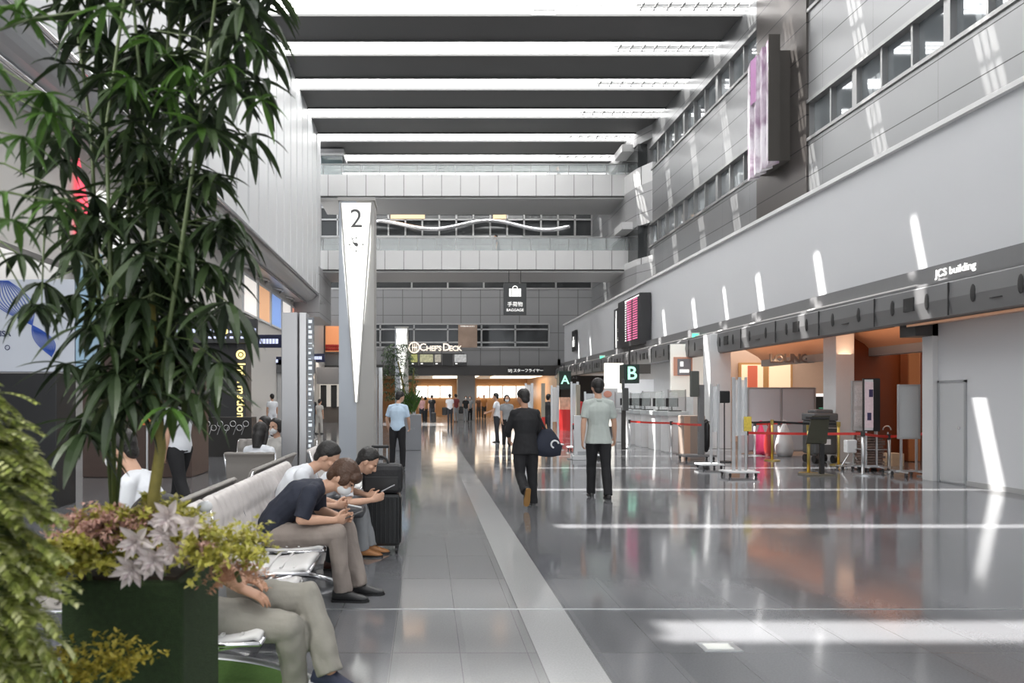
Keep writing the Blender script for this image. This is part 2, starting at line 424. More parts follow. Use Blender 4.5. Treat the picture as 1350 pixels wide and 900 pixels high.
tag(MB().box(PX(603, 46.5), PX(626, 46.5), 46.2, 47.3, 0, 3.1).build('column', mat('pale grey column', (.42, .42, .42), .5), bevel=.02), 'pale grey square column in the middle of the far shop opening', 'column')
for k, (px, l) in enumerate([(600, 'warm white ceiling light panel in the left bay of the far shop'), (680, 'warm white ceiling light panel in the right bay of the far shop')]):
    tag(B(PX(px, 50) - 1.6, PX(px, 50) + 1.6, 48, 53, 3.02, 3.09).build('ceiling_light', mat('warm ceiling panel', (1, .9, .75), .5, emit=2.2, ecol=(1, .82, .6))), l, 'light')
# ---- left side
M_clad = mat('ribbed white cladding', (.56, .57, .58), .42, var=.03, vscale=.4)
mb = MB(); y = -5
while y < 33.5:
    mb.prism([(XL - .02, y), (XL, y), (XL + .05, y + .04), (XL + .05, y + 1.12), (XL, y + 1.2), (XL - .02, y + 1.2)], 2, 6.65, ZC); y += 1.28
struct('wall_left_upper', mb, M_clad)
mb = MB(); mb.box(XL - .3, XL - .02, -5, 33.8, 6.65, ZC)
struct('wall_left_backing', mb, mat('dark joint', (.08, .08, .08), .6))
M_soff = mat('pearl metal soffit', (.50, .51, .52), .3, .25, var=.05, vscale=.7)
mb = MB(); pr = []
for k in range(9):
    a = k / 8 * PI / 2
    pr.append((XL - .05 - .75 * (1 - math.cos(a)), 6.65 - .42 * math.sin(a)))
pr = [(XL - .05, 6.68)] + pr + [(-16, 6.23), (-16, 6.68)]
mb.prism(pr, 1, -5, 33.9)
struct('ceiling_soffit', mb, M_soff, False)
mb = MB(); mb.tube([(XL + .02, -5, 6.62), (XL + .02, 33.9, 6.62)], .06, 10)
mb.tube([(XL - .55, -5, 6.20), (XL - .55, 36, 6.20)], .05, 10)
struct('trim_13', mb, M_chrome, True)
mb = MB(); y = 4.0
while y < 33:          # dished light scallops under the soffit
    mb.torus((-7.4, y, 6.20), 1.05, .05, 2, 28, 8); mb.ell((-7.4, y, 6.24), (1.0, 1.0, .05), nu=24, nv=6); y += 2.6
struct('trim_14', mb, mat('pale dish', (.6, .6, .6), .25, .3), True)
# canopy nose at the far end of the soffit
mb = MB(); rings = []
for k in range(10):
    a = k / 9 * PI / 2; w = math.cos(a)
    rings.append([Vector((-5.2 - 1.4 * (1 - .0) + 1.4 * math.cos(b2) * (.55 + .45 * w), 33.9 + 3.0 * math.sin(a), 6.35 - .35 * math.sin(b2) * (.4 + .6 * w))) for b2 in [PI * q / 10 for q in range(11)]])
mb.loft(rings, cap=False, closed=False)
struct('trim_15', mb, M_soff, True)
mb = MB(); mb.box(-6.9, -6.6, 20.5, DB, 0, 6.25); mb.box(-6.9, -6.6, -5, 20.5, 3.9, 6.25)
struct('wall_left', mb, mat('cream wall', (.62, .60, .57), .5))
struct('wall_left_far', B(-12, -11.7, -5, 62, 0, 6.3), M_white)
# lit shop windows on the left mezzanine wall
cols = [(.95, .9, .85), (.8, .45, .25), (.25, .4, .8), (.95, .9, .85), (.85, .35, .25), (.9, .9, .95)]
for k in range(6):
    y = 24.5 + k * 2.2
    w = thing('window_%d' % (9 + k), None, None); w['kind'] = 'structure'
    B(-6.6, -6.57, y, y + 1.9, 4.6, 5.9).build('pane', mat('lit pane %d' % k, cols[k], .4, emit=.35), w)
    f = MB(); f.box(-6.6, -6.53, y - .06, y, 4.5, 6); f.box(-6.6, -6.53, y + 1.9, y + 1.96, 4.5, 6); f.box(-6.6, -6.53, y, y + 1.9, 4.52, 4.6); f.box(-6.6, -6.53, y, y + 1.9, 5.9, 5.98)
    f.build('frame', M_white, w)

# ---- footbridges
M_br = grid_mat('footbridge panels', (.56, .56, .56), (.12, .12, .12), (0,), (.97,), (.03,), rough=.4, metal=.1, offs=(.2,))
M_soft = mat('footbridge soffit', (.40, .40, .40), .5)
for nm, z0, z1, zr, lab in (('footbridge', 11.75, 12.92, 13.5, 'upper grey panelled footbridge with glass railing crossing the hall'), ('footbridge', 7.98, 9.03, 9.73, 'lower grey panelled footbridge with glass railing crossing the hall')):
    t = thing(nm, lab, 'footbridge', (2.5, 35, z0))
    h = z1 - z0; x0, x1 = -8.0, 7.92
    MB().box(x0, x1, 0, .15, 0.08, h).box(x0, x1, 3.0, 3.15, .08, h).build('fascia', M_br, t)
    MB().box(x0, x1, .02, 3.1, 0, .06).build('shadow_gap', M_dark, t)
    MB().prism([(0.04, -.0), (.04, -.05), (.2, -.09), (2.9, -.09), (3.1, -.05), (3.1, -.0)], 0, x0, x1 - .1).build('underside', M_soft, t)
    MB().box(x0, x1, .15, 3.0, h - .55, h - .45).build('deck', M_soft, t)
    g = MB(); r = MB()
    for yy in (.08, 3.05):
        g.box(x0, x1, yy - .01, yy + .01, h, zr - z0 - .04)
        r.box(x0, x1, yy - .03, yy + .03, zr - z0 - .05, zr - z0)
        for k in range(17):
            xx = x0 + .2 + k * .97; r.box(xx - .02, xx + .02, yy - .02, yy + .02, h, zr - z0)
    g.build('glass_panel', mat('railing glass', (.55, .6, .6), .05, alpha=.35), t); r.build('handrail', M_frame, t)
# landing towers where the bridges meet the side walls
M_tower = grid_mat('grey landing panels', (.33, .33, .335), (.1, .1, .1), (2,), (.95,), (.03,), rough=.4, metal=.2)
mb = MB()
for z0 in (5.8, 9.9):
    pr = [(10.8, 32.6), (10.35, 33.6), (10.15, 34.8), (10.2, 38.2), (12, 38.2), (12, 32.6)]
    mb.loft([[Vector((x, y, z0)) for x, y in pr], [Vector((x, y, z0 + 1.95 if z0 > 6 else z0 + 2.2)) for x, y in pr]])
mb.loft([[Vector((x, y, 13.9)) for x, y in pr], [Vector((x, y, ZC)) for x, y in pr]])
struct('wall_tower', mb, M_tower)
mb = MB()
for z0 in (7.98, 11.85):
    mb.loft([[Vector((x, y, z0)) for x, y in pr], [Vector((x, y, z0 + (.32 if z0 < 9 else .9))) for x, y in pr]])
    mb.box(9.75, 10.6, 34.0, 35.4, z0 + 1.9, z0 + 2.25)
struct('trim_16', mb, M_br)
mb = MB(); mb.box(10.35, 12, 33.4, 38, 8.3, 9.9); mb.box(10.35, 12, 33.4, 38, 12.75, 13.9)
struct('wall_tower_glass', mb, M_dglass)
mb = MB(); mb.box(-6.6, -5.5, 34.4, 35.6, 9.3, 11.75); mb.box(-6.6, -5.3, 33.9, 38, 5.5, 8.0)
mb.box(-8, -5.5, 34, 35, 12.9, 13.0)
struct('wall_left_landing', mb, M_tower)
t = thing('stair_glass_box', 'dark glass lift enclosure at the left end of the upper footbridge', 'enclosure', (-5.0, 35.6, 12.95))
MB().box(-.5, .62, .0, 1.6, 0, 1.15).build('glass_panel', mat('teal dark glass', (.06, .085, .09), .08, alpha=.85), t)
MB().box(-.55, .7, -.05, 1.7, 1.15, 1.5).build('roof', M_tower, t)
# ================================================================== PROPS
# ---- tapered lit wedge columns
M_colL = mat('column steel blue', (.42, .45, .49), .35, .3); M_colR = mat('column beige grey', (.42, .41, .39), .4, .1)
M_wedge = mat('lit wedge', (.9, .9, .86), .5, emit=.7, ecol=(1, 1, .94))
M_ink = mat('grey lettering', (.12, .12, .12), .5)
def wedge_column(cx, D, w, top, lab, number=True):
    t = thing('lit_column', lab, 'column', (cx, D, 0))
    h = w / 2
    # front face carries the tapering lamp; the two flanks are separate claddings
    MB().prism([(-h, 0), (0, -.0), (0, w * .9), (-h, w * .9)], 2, 0, top).build('left_cladding', M_colL, t)
    MB().prism([(0, 0), (h, 0), (h, w * .9), (0, w * .9)], 2, 0, top).build('right_cladding', M_colR, t)
    MB().box(-h - .02, h + .02, -.06, w * .92, top, top + .07).build('cap', M_colR, t)
    zb = top * .23 if number else top * .30
    L = MB(); hw = h * .84
    L.loft([[Vector((-hw, y, top - .06)), Vector((hw, y, top - .06)), Vector((hw * .96, y, top * .82)), Vector((hw * .05, y, zb)), Vector((-hw * .05, y, zb)), Vector((-hw * .96, y, top * .82))] for y in (-.05, -.01)])
    L.build('lamp_panel', M_wedge, t)
    e = MB()
    for sx in (-1, 1):
        e.loft([[Vector((sx * (hw + a), y, top - .03)) for a in (0, .03)] + [Vector((sx * (hw * .05 + a), y, zb)) for a in (.03, 0)] for y in (-.06, -.0)])
    e.build('lamp_frame', M_colR, t)
    if number:
        text_mesh('2', .60, M_ink, 'number', t, face_cam(0, -.055, top - .43), .004)
        c = MB(); cz = top - 1.0
        for k in range(12):
            a = k * PI / 6; c.ell((.15 * math.sin(a), -.055, cz + .15 * math.cos(a)), (.012 if k % 3 else .02, .004, .012 if k % 3 else .02), nu=8, nv=4)
        c.loft([[Vector((x, y, z)) for x, z in ((-.09, cz + .05), (.02, cz + .04), (.05, cz - .01), (.02, cz - .05), (-.03, cz - .03))] for y in (-.062, -.052)])
        c.loft([[Vector((x, y, z)) for x, z in ((-.12, cz + .17), (-.105, cz + .17), (-.03, cz), (-.045, cz))] for y in (-.060, -.053)])
        c.build('clock_hands', M_ink, t)
    return t
wedge_column(PX(470, 15.5), 15.5, .80, 5.93, 'tall grey column with a tapering lit white panel and the number 2')
wedge_column(PX(529.5, 43.3), 43.3, .84, 5.93, 'distant tapering lit white column standing left of the restaurant sign', False)

# slim steel post beside the column
t = thing('post', 'slim steel post standing right of the number 2 column', 'post', (PX(499, 16.5), 16.5, 0))
MB().box(-.09, -.02, -.05, .05, 0, 2.2).box(.0, .1, -.06, .06, 0, 2.2).build('upright', M_alu, t, bevel=.006)
MB().box(-.12, .13, -.09, .09, 2.2, 2.26).build('cap', M_dark, t); MB().box(-.12, .12, -.09, .09, 0, .03).build('base', M_dark, t)

# ---- pylon sign on the left with decorated glass edge
t = thing('sign_pylon', 'tall silver sign pylon with a speckled glass strip beside the seats', 'sign', (PX(382, 8.8), 8.8, 0))
MB().box(-.11, .10, 0, .28, 0, 2.56).build('left_post', mat('satin silver', (.36, .36, .37), .35, .5), t, bevel=.01)
MB().box(.115, .21, .02, .26, 0, 2.56).build('right_post', mat('pale silver', (.50, .50, .51), .35, .4), t, bevel=.01)
MB().box(.22, .30, .04, .10, 0, 2.5).build('glass_strip', mat('smoky glass', (.25, .27, .29), .05, alpha=.6), t)
g = MB(); random.seed(4)
for k in range(26):
    z = .75 + k * .067; g.box(.235, .235 + random.choice((.03, .045)), .03, .04, z, z + random.choice((.012, .03, .04)))
g.build('printed_marks', mat('lit marks', (.75, .8, .85), .4, emit=.25), t)
MB().box(-.14, .32, -.02, .3, 0, .02).build('base_plate', M_dark, t)

# ---- signs
def hang_sign(x0, x1, z0, z1, D, depth, lab, name='hanging_sign', col=None):
    t = thing(name, lab, 'sign', ((x0 + x1) / 2, D, (z0 + z1) / 2))
    w, h = (x1 - x0) / 2, (z1 - z0) / 2
    MB().box(-w, w, 0, depth, -h, h).build('sign_box', col or mat('sign charcoal', (.04, .043, .045), .4), t, bevel=.01)
    return t, w, h
D = 34.3
t, w, h = hang_sign(PX(664, D), PX(694, D), PZ(415, D), PZ(373, D), D, .15, 'charcoal hanging sign with white suitcase symbol under the lower footbridge')
s_ = MB(); s_.box(-.3, .3, -.02, 0, .12, .52); s_.torus((0, -.01, .53), .12, .025, 1, 12, 6, 0, PI)
s_.build('suitcase_symbol', M_litw, t, bevel=.02)
MB().box(-.2, -.17, -.025, -.015, .13, .51).box(.17, .2, -.025, -.015, .13, .51).build('symbol_gap', M_dark, t)
text_mesh('手荷物', .26, M_litw, 'lettering', t, face_cam(0, -.01, -.28), .004)
text_mesh('BAGGAGE', .19, M_litw, 'lettering', t, face_cam(0, -.01, -.56), .004)
MB().cyl((-.3, .07, h), (-.3, .07, 7.9 - (PZ(415, D) + PZ(373, D)) / 2), .02).cyl((.3, .07, h), (.3, .07, 7.9 - (PZ(415, D) + PZ(373, D)) / 2), .02).build('hanger', M_dark, t)
M_green = mat('lit pale green', (.4, .9, .7), .5, emit=.6, ecol=(.45, 1, .72))
for (px0, px1, py0, py1, D, ch, pb, lab) in ((823, 843, 480, 505, 24.4, 'B', 856, 'dark green hanging sign with a lit letter B'), (737, 753, 489, 513, 37, 'A', 0, 'dark green hanging sign with a lit letter A')):
    t, w, h = hang_sign(PX(px0, D), PX(px1, D), PZ(py1, D), PZ(py0, D), D, .6, lab, col=mat('sign bottle green', (.012, .03, .026), .35))
    text_mesh(ch, .66, M_green, 'lettering', t, face_cam(0, -.01, 0), .008, bold=.008)
    if pb: MB().box(w, w + .5, .3, .45, -h + .35, h + .02).build('side_board', mat('warm charcoal', (.10, .09, .085), .4), t)
    MB().cyl((0, .3, h), (0, .3, 3.3 - (PZ(py1, D) + PZ(py0, D)) / 2), .03).build('hanger', M_dark, t)
# restaurant sign
D = 43.6
t = thing('restaurant_sign', 'lit warm white restaurant name sign with round fork emblem above the far shops', 'sign', (PX(576, D), D, PZ(458, D)))
M_sgn = mat('lit cream letters', (.8, .7, .6), .5, emit=.6, ecol=(1, .86, .72))
for (tx_, sz_, x_) in (('C', .66, -.90), ("HEF'S", .46, -.20), ('D', .66, .60), ('ECK', .46, 1.18)):
    text_mesh(tx_, sz_, M_sgn, 'lettering', t, face_cam(x_, -.05, -.0 if sz_ > .5 else -.07), .03, space=.9, bold=.008)
e = MB(); e.torus((-1.45, -.05, 0), .33, .04, 1, 24, 6)
for x in (-.12, .02, .14): e.box(-1.45 + x, -1.45 + x + .045, -.07, -.03, -.24, .24)
e.box(-1.57, -1.27, -.07, -.03, -.02, .03); e.build('emblem', M_sgn, t)
MB().box(-1.7, 1.75, 0, .06, -.42, -.37).build('rail', M_dark, t)
tag(MB().box(-3.2, 3.9, 0, .2, -.5, 3.0).build('x', M_dark), kind='structure') if False else None
# menu screens under it
for (a, b_, colr, lab) in ((541, 551, (.6, .62, .2), 'small yellow green food picture panel under the restaurant sign'), (553, 571.5, (.7, .66, .36), 'wide cream and yellow food picture panel under the restaurant sign'),
                           (572.5, 582, (.55, .5, .42), 'beige food picture panel under the restaurant sign'), (583.5, 597, (.02, .02, .02), 'black blank panel under the restaurant sign'), (598.5, 615.5, (.95, .95, .92), 'bright white panel under the restaurant sign')):
    t = thing('menu_panel', lab, 'panel', ((PX(a, D) + PX(b_, D)) / 2, D, PZ(474, D))); w = (PX(b_, D) - PX(a, D)) / 2
    MB().box(-w, w, 0, .1, -.36, .36).build('case', M_dark, t)
    if colr[0] > .1:
        MB().box(-w + .03, w - .03, -.015, 0, -.16, .34).build('screen', mat('panel print %.2f' % a, colr, .5, emit=.12, var=.9, vscale=7), t)
        g = MB()
        for k in range(max(1, int(w * 4))): g.box(-w + .08 + k * .24, -w + .22 + k * .24, -.02, 0, -.29, -.22)
        g.build('caption', M_litw, t)
# shop name on the dark band
t = thing('shop_sign', 'black shop sign with white lettering on the dark band', 'sign', (PX(693, 44.0), 44.0, PZ(488.6, 44)))
MB().box(-1.15, 1.15, 0, .1, -.22, .22).build('board', M_black, t)
text_mesh('SFJ スターフライヤー', .25, M_litw, 'lettering', t, face_cam(0, -.01, 0), .004, space=.95)
t = thing('shop_sign', 'small dim lettered sign at the right end of the dark band', 'sign', (PX(754, 42), 42.0, 2.72))
MB().box(-.5, .5, 0, .06, -.14, .14).build('board', M_dark, t); text_mesh('A-1 A-2', .2, M_grey, 'lettering', t, face_cam(0, -.01, 0), .004)
# building sign on the band of the right wall
t = thing('building_sign', 'white lettering on the grey sign band of the right wall', 'sign', (8.76, 11.3, 3.58))
text_mesh('JCS building', .18, M_litw, 'lettering', t, face_left(-.01, 0, 0), .006, bold=.002)
# lounge lettering
t = thing('lounge_sign', 'row of upright metal characters hanging below the copper soffit', 'sign', (9.9, 18.5, 2.52))
text_mesh('LOUNGE', .33, M_frame, 'lettering', t, face_cam(0, 0, 0), .03, space=.85, bold=.01)
# departures board on the white wall
t = thing('departures_board', 'big departures board with rows of pink and white text on the white wall', 'board', (8.9, 28.9, 4.66))
MB().box(-.38, .07, -1.65, 1.45, -1.02, 1.02).build('housing', mat('board black', (.03, .03, .032), .35), t, bevel=.01)
r = MB(); wt = MB(); random.seed(8)
for k in range(17):
    z = .82 - k * .1
    for y0, y1, mbx in ((-1.35, -.72, r), (-.55, .05, r), (.2, .35, wt)):
        yy = y0
        while yy < y1:
            q = random.uniform(.04, .13); mbx.box(-.388, -.38, yy, min(yy + q, y1), z, z + .055); yy += q + .03
r.build('red_text_rows', mat('pink text', (.6, .12, .25), .5, emit=.4, ecol=(.9, .22, .42)), t); wt.build('white_text_rows', M_litw, t)
MB().box(-.385, -.38, -1.55, .4, .9, .95).build('header_line', M_litw, t)
t = thing('directory_board', 'narrow black board with white symbols left of the departures board', 'board', (8.93, 31.3, 4.7))
MB().box(-.12, .05, -.75, .75, -1.0, .9).build('panel', MATS['board black'], t)
g = MB(); g.box(-.13, -.12, .3, .42, -.9, .8)
for k in range(14): g.box(-.13, -.12, -.5, random.uniform(-.3, .15), -.8 + k * .1, -.75 + k * .1)
g.build('white_symbols', M_litw, t)
t = thing('wall_sign', 'small black rounded sign with a white symbol far along the white wall', 'sign', (8.9, 41, 4.9))
MB().box(-.06, .08, -.5, .5, -.62, .62).build('panel', MATS['board black'], t, bevel=.03)
MB().box(-.075, -.06, -.25, .25, -.35, .05).box(-.075, -.06, -.1, .1, .08, .25).build('symbol', M_litw, t)
# exit lamps on the ledge
for i, y in enumerate((21.9, 33.5)):
    t = thing('exit_sign', ['nearer', 'farther'][i] + ' small green exit lamp on the grey sign band of the right wall', 'sign', (8.7, y, 3.46))
    MB().box(-.2, .06, -.03, .03, -.1, .1).build('case', M_white, t); MB().box(-.18, .02, -.04, -.03, -.06, .06).build('lamp', mat('exit green', (.1, .8, .4), .5, emit=1), t)

# ---- banner fins on the bronze wall
t = thing('wall_banner', 'tall folded banner with purple and white flower print on the bronze wall', 'banner', (10.5, 20.1, 10.1))
MB().box(-.15, .3, .05, 1.5, -1.62, 1.62).build('mounting_box', mat('banner box brown', (.06, .055, .05), .5), t)
M_pr = mat('flower print', (.62, .58, .62), .45); nt = M_pr.node_tree; tcx = nt.nodes.new('ShaderNodeTexCoord'); nz = nt.nodes.new('ShaderNodeTexNoise'); nz.inputs['Scale'].default_value = 1.1; nz.inputs['Detail'].default_value = 3; nz.inputs['Distortion'].default_value = 1.2
rr = nt.nodes.new('ShaderNodeValToRGB'); rr.color_ramp.elements[0].position = .35; rr.color_ramp.elements[0].color = (.38, .27, .37, 1); rr.color_ramp.elements[1].position = .62; rr.color_ramp.elements[1].color = (.78, .75, .79, 1)
nt.links.new(tcx.outputs['Object'], nz.inputs['Vector']); nt.links.new(nz.outputs['Fac'], rr.inputs['Fac']); nt.links.new(rr.outputs['Color'], nt.nodes['Principled BSDF'].inputs['Base Color'])
M_pur = mat('purple print', (.36, .14, .34), .45, var=.25, vscale=1.2)
for i in range(4):
    y0 = .02 + i * .38; top = 1.95 - .05 * i; bot = -1.72 - .02 * i
    f = MB()
    f.loft([[Vector((-.42, y0, z)), Vector((-.10, y0 - .0, z)), Vector((-.10, y0 + .04, z)), Vector((-.22 - .05, y0 + .38, z)), Vector((-.30, y0 + .40, z))] for z in (bot, top)])
    f.build('banner_fin', M_pr, t)
    if i == 2: MB().box(-.415, -.405, y0 - .01, y0 + .36, .45, top - .03).xf(Matrix.Identity(4)).build('purple_patch', M_pur, t)
MB().box(-.44, -.1, -.04, 0.0, -1.66, 2.05).build('edge_board', MATS['banner box brown'], t)

# ---- left side shops, signs
M_shopblk = mat('black shop front', (.022, .022, .024), .3, var=.1)
t = thing('shop_booth', 'black shop booth with a vertical lit yellow word on its edge', 'shop front', (-6.5, 20, 0))
MB().box(-2.2, .98, 0, .5, 0, 3.85).build('panel', M_shopblk, t, bevel=.02)
MB().box(.98, 1.25, -.15, .5, 0, 3.85).build('edge_pier', mat('charcoal pier', (.05, .05, .052), .35), t, bevel=.01)
M_yel = mat('lit yellow', (1, .8, .25), .5, emit=.9, ecol=(1, .82, .32))
text_mesh('Information', .34, M_yel, 'lettering', t, Matrix.Translation((1.11, -.17, 1.68)) @ Matrix.Rotation(PI / 2, 4, 'Y') @ Matrix.Rotation(PI / 2, 4, 'X'), .006, bold=.004)
MB().torus((1.11, -.17, 2.72), .11, .028, 1, 20, 6).ell((1.11, -.17, 2.72), (.05, .02, .05)).build('round_symbol', M_yel, t)
t, w, h = hang_sign(PX(215, 19.5), PX(338, 19.5), PZ(452, 19.5), PZ(420, 19.5), 19.5, .2, 'wide black hanging board with small white and blue writing before the black shop front')
g = MB(); random.seed(5)
for k in range(16):
    x = -w + .2 + k * .155; g.box(x, x + random.uniform(.04, .13), -.015, -.002, -.06, random.uniform(.0, .08))
for k in range(9):
    x = -.2 + k * .155; g.box(x, x + random.uniform(.04, .1), -.015, -.002, -.22, -.16)
g.build('writing', mat('bluish lit text', (.6, .65, .9), .5, emit=.5), t)
MB().ell((.45, -.02, -.02), (.08, .02, .08)).build('yellow_dot', M_yel, t)
M_navy = mat('navy sign', (.02, .025, .07), .35)
for (a, b_, y0, y1, D, lab) in ((338, 373, 441, 458, 24, 'navy hanging sign with a lit blue white line of writing left of the sign pylon'), (407, 428, 466, 477, 34, 'small navy hanging sign with lit white characters right of the sign pylon'), (341, 372, 470, 481, 30, 'lower purple blue hanging sign left of the sign pylon')):
    t, w, h = hang_sign(PX(a, D), PX(b_, D), PZ(y1, D), PZ(y0, D), D, .15, lab, col=M_navy)
    g = MB()
    for k in range(6): g.box(-w * .75 + k * w * .24, -w * .75 + k * w * .24 + w * .19, -.015, -.002, -h * .4, h * .35)
    g.build('writing', MATS['bluish lit text'], t)
# dark lintel, shops along the left wall
M_dshop = mat('dim shop interior', (.10, .085, .075), .5, var=.3, vscale=.8)
t = thing('shop_unit', 'dim shop with dark lintel and pale panel behind the sign pylon', 'shop', (-5.9, 30, 0))
MB().box(-.68, 1.0, 0, .3, 2.55, 3.15).build('lintel', mat('grey lintel', (.13, .13, .135), .4), t)
MB().box(-.68, -.35, .1, .25, 0, 2.55).build('side_panel', mat('pale panel', (.5, .5, .5), .4), t)
MB().box(-.33, -.12, .3, .4, 0, 2.5).build('wine_panel', mat('wine red', (.14, .03, .02), .5), t)
MB().box(-.1, .0, .1, .3, 0, 2.55).build('upright', M_litw, t)
t = thing('shop_unit', 'cosmetics shop with dark hanging banners and bright gaps at the far left', 'shop', (-5.6, 40, 0))
MB().box(-.92, 1.2, .5, .9, 2.3, 3.3).build('lintel', MATS['grey lintel'], t)
MB().box(-.9, 1.0, 1.6, 1.7, 0, 2.5).build('back_panel', mat('bright shop back', (.7, .66, .6), .5, emit=.25), t)
for k in range(3): MB().box(-.75 + k * .62, -.4 + k * .62, 1.0, 1.06, .9, 2.25).build('dark_banner', M_black, t)
MB().box(-.9, .9, 1.2, 1.5, 0, .95).build('counter', M_dshop, t)
t = thing('display_alcove', 'glowing orange display alcove with red merchandise high at the left', 'alcove', (PX(435, 44.2), 44.2, PZ(447, 44.2)))
MB().box(-.28, .6, 0, .1, -.85, .85).build('back', mat('orange glow', (.6, .22, .08), .5, emit=.3, ecol=(1, .4, .18)), t)
MB().box(-.33, .7, -.35, .1, -.95, -.83).box(-.33, -.28, -.3, .1, -.95, .95).build('surround', M_dshop, t)
g = MB(); random.seed(2)
for k in range(14): g.ell((-.2 + (k % 7) * .12, -.15, -.65 + .2 * (k // 7)), (.09, .07, .11), nu=8, nv=6)
g.build('merchandise', mat('red goods', (.5, .03, .02), .4), t)
# ad wall with blue ribbons
t = thing('advert_panel', 'pale grey advertising panel with blue line ribbons and the word VISA', 'advert', (PX(40, 9), 9, 2.5))
MB().box(-1.2, .58, 0, .3, -.7, .52).build('panel', mat('pale print panel', (.55, .58, .64), .35, emit=.03, ecol=(.7, .75, .85)), t, bevel=.01)
MB().box(.6, .82, .0, .3, -.7, .9).build('side_strip', mat('light blue strip', (.35, .52, .66), .35), t)
rb = MB()
for k in range(12):
    pts = []
    for j in range(41):
        u = j / 40
        zz = .5 - u * 1.0
        xx = -.42 + .62 * u + .24 * math.sin(u * 2 * PI * .95 + PI) * (1 - k / 7.0) + k * .012
        pts.append((xx, -.006, zz))
    rb.tube(pts, .0055, 5)
rb.build('blue_ribbon', mat('ribbon blue', (.03, .09, .42), .4), t)
text_mesh('VISA', .105, mat('navy text', (.03, .04, .12), .5), 'lettering', t, face_cam(-.36, -.005, -.2), .002, bold=.002)
MB().torus((-.3, -.006, -.38), .03, .005, 1, 16, 5).build('circle_mark', MATS['navy text'], t)
tag(MB().box(PX(-40, 9.1), PX(80, 9.1), 9.0, 9.5, 0, PZ(492, 9.1)).build('cabinet', M_black, bevel=.01), 'black cabinet standing under the pale advertising panel', 'cabinet')
# red and white lit sign high on the left wall
t = thing('wall_sign', 'red and white lit sign high on the left wall behind the leaves', 'sign', (-6.55, 13.9, 5.2))
g = MB()
g.loft([[Vector((x, y, z)) for y, z in ((-1.1, -.85), (-.55, -.85), (-.6, -.4), (-1.1, .75))] for x in (.0, .05)])
g.build('red_wedge', mat('lit red', (.9, .08, .12), .5, emit=.8, ecol=(1, .1, .15)), t)
MB().ell((.02, .0, .1), (.04, .5, .35)).ell((.02, .3, -.5), (.04, .55, .25)).ell((.02, .9, -.1), (.04, .3, .5)).build('white_shape', M_litw, t)
# brown panelled booth behind the tree, dark ground level shop
tag(MB().box(-6.3, -4.3, 12.5, 13.5, 0, 2.4).build('booth', mat('brown booth', (.085, .055, .045), .4, var=.2), bevel=.02), 'dark brown booth behind the tall potted tree', 'booth')
t = thing('flyer_stand', 'slim pole stand with orange and yellow flower cards behind the tree', 'stand', (PX(194, 9.5), 9.5, 0))
MB().cyl((0, 0, 0), (0, 0, 1.2), .015).box(-.12, .12, -.12, .12, 0, .02).build('pole', M_alu, t)
MB().box(-.07, .08, -.02, .0, 1.1, 1.24).build('card', mat('yellow green card', (.6, .65, .2), .5, var=.5, vscale=20), t)
MB().box(-.06, .06, -.025, -.02, 1.08, 1.17).box(-.08, .07, -.02, 0, 1.3, 1.42).build('card', mat('orange card', (.85, .22, .06), .5, var=.3, vscale=20), t)
t = thing('shop_rack', 'low dark rack with white wire loops before the black shop front', 'rack', (PX(300, 17), 17, 0))
MB().box(-.6, .6, 0, .5, 0, .98).build('body', M_dark, t)
g = MB()
for k in range(7): g.torus((-.5 + k * .16, -.02, .82 - .1 * (k % 2)), .07, .008, 1, 14, 5)
for k in range(5): g.cyl((-.45 + k * .2, -.02, .55), (-.38 + k * .2, -.02, .75), .008)
g.build('wire_loops', M_alu, t)

# ---- check-in area
def casters(par, xs, ys, z=.035):
    for x in xs:
        for y in ys: MB().cyl((x - .012, y, z), (x + .012, y, z), z, n=12).cyl((x, y, z), (x, y, z * 2 + .02), .01, n=8).build('caster', M_caster, par)
M_board = mat('pale board', (.60, .61, .62), .4); M_trimg = mat('board trim', (.45, .46, .47), .35, .6)
def slim_stand(px0, px1, ytop, yb, lab, posts, card=True):
    D = DG(yb); t = thing('partition_stand', lab, 'stand', (PX((px0 + px1) / 2, D), D, 0)); w = PX(px1, D) - PX(px0, D)
    H = PZ(ytop, D)
    MB().box(-w / 2, w / 2, -.2, .2, .07, .1).build('base', M_white, t, bevel=.006)
    casters(t, (-w / 2 + .06, w / 2 - .06), (-.17, .17))
    for (a, b_) in posts:
        xa, xb = PX(a, D) - t.location.x, PX(b_, D) - t.location.x
        MB().box(xa, xb, -.02, .02, .1, H).build('upright', M_alu, t, bevel=.004)
    if card:
        xa, xb = PX(posts[0][0], D) - t.location.x, PX(posts[-1][1], D) - t.location.x
        MB().box(xa, xb, -.006, .006, .75, H - .05).build('clear_screen', mat('frosted acrylic', (.75, .78, .8), .15, alpha=.55), t)
    return t, D
slim_stand(920, 950, 506, 617, 'white partition stand on casters with a frosted screen left of the black sign', [(936, 939), (945.5, 948.5)])
t, D = slim_stand(953, 995, 497, 627, 'tall partition stand on casters with a yellow card', [(965, 969), (973, 977), (982, 984.5)])
MB().box(.08, .22, -.04, -.03, PZ(568, D), PZ(549, D)).build('yellow_card', mat('yellow print', (.75, .55, .08), .5, var=.4, vscale=25), t)
# black sign on a pole
D = 15.6; t = thing('pole_sign', 'black square sign on a thin black pole beside the partition stands', 'sign', (PX(955, D), D, 0))
MB().box(-.125, .125, -.03, .03, PZ(531, D), PZ(515, D)).build('sign_head', M_black, t, bevel=.025)
MB().cyl((0, 0, 0), (0, 0, PZ(530, D)), .014).build('pole', M_black, t); MB().cyl((0, 0, 0), (0, 0, .02), .16, n=24).build('base', M_black, t)
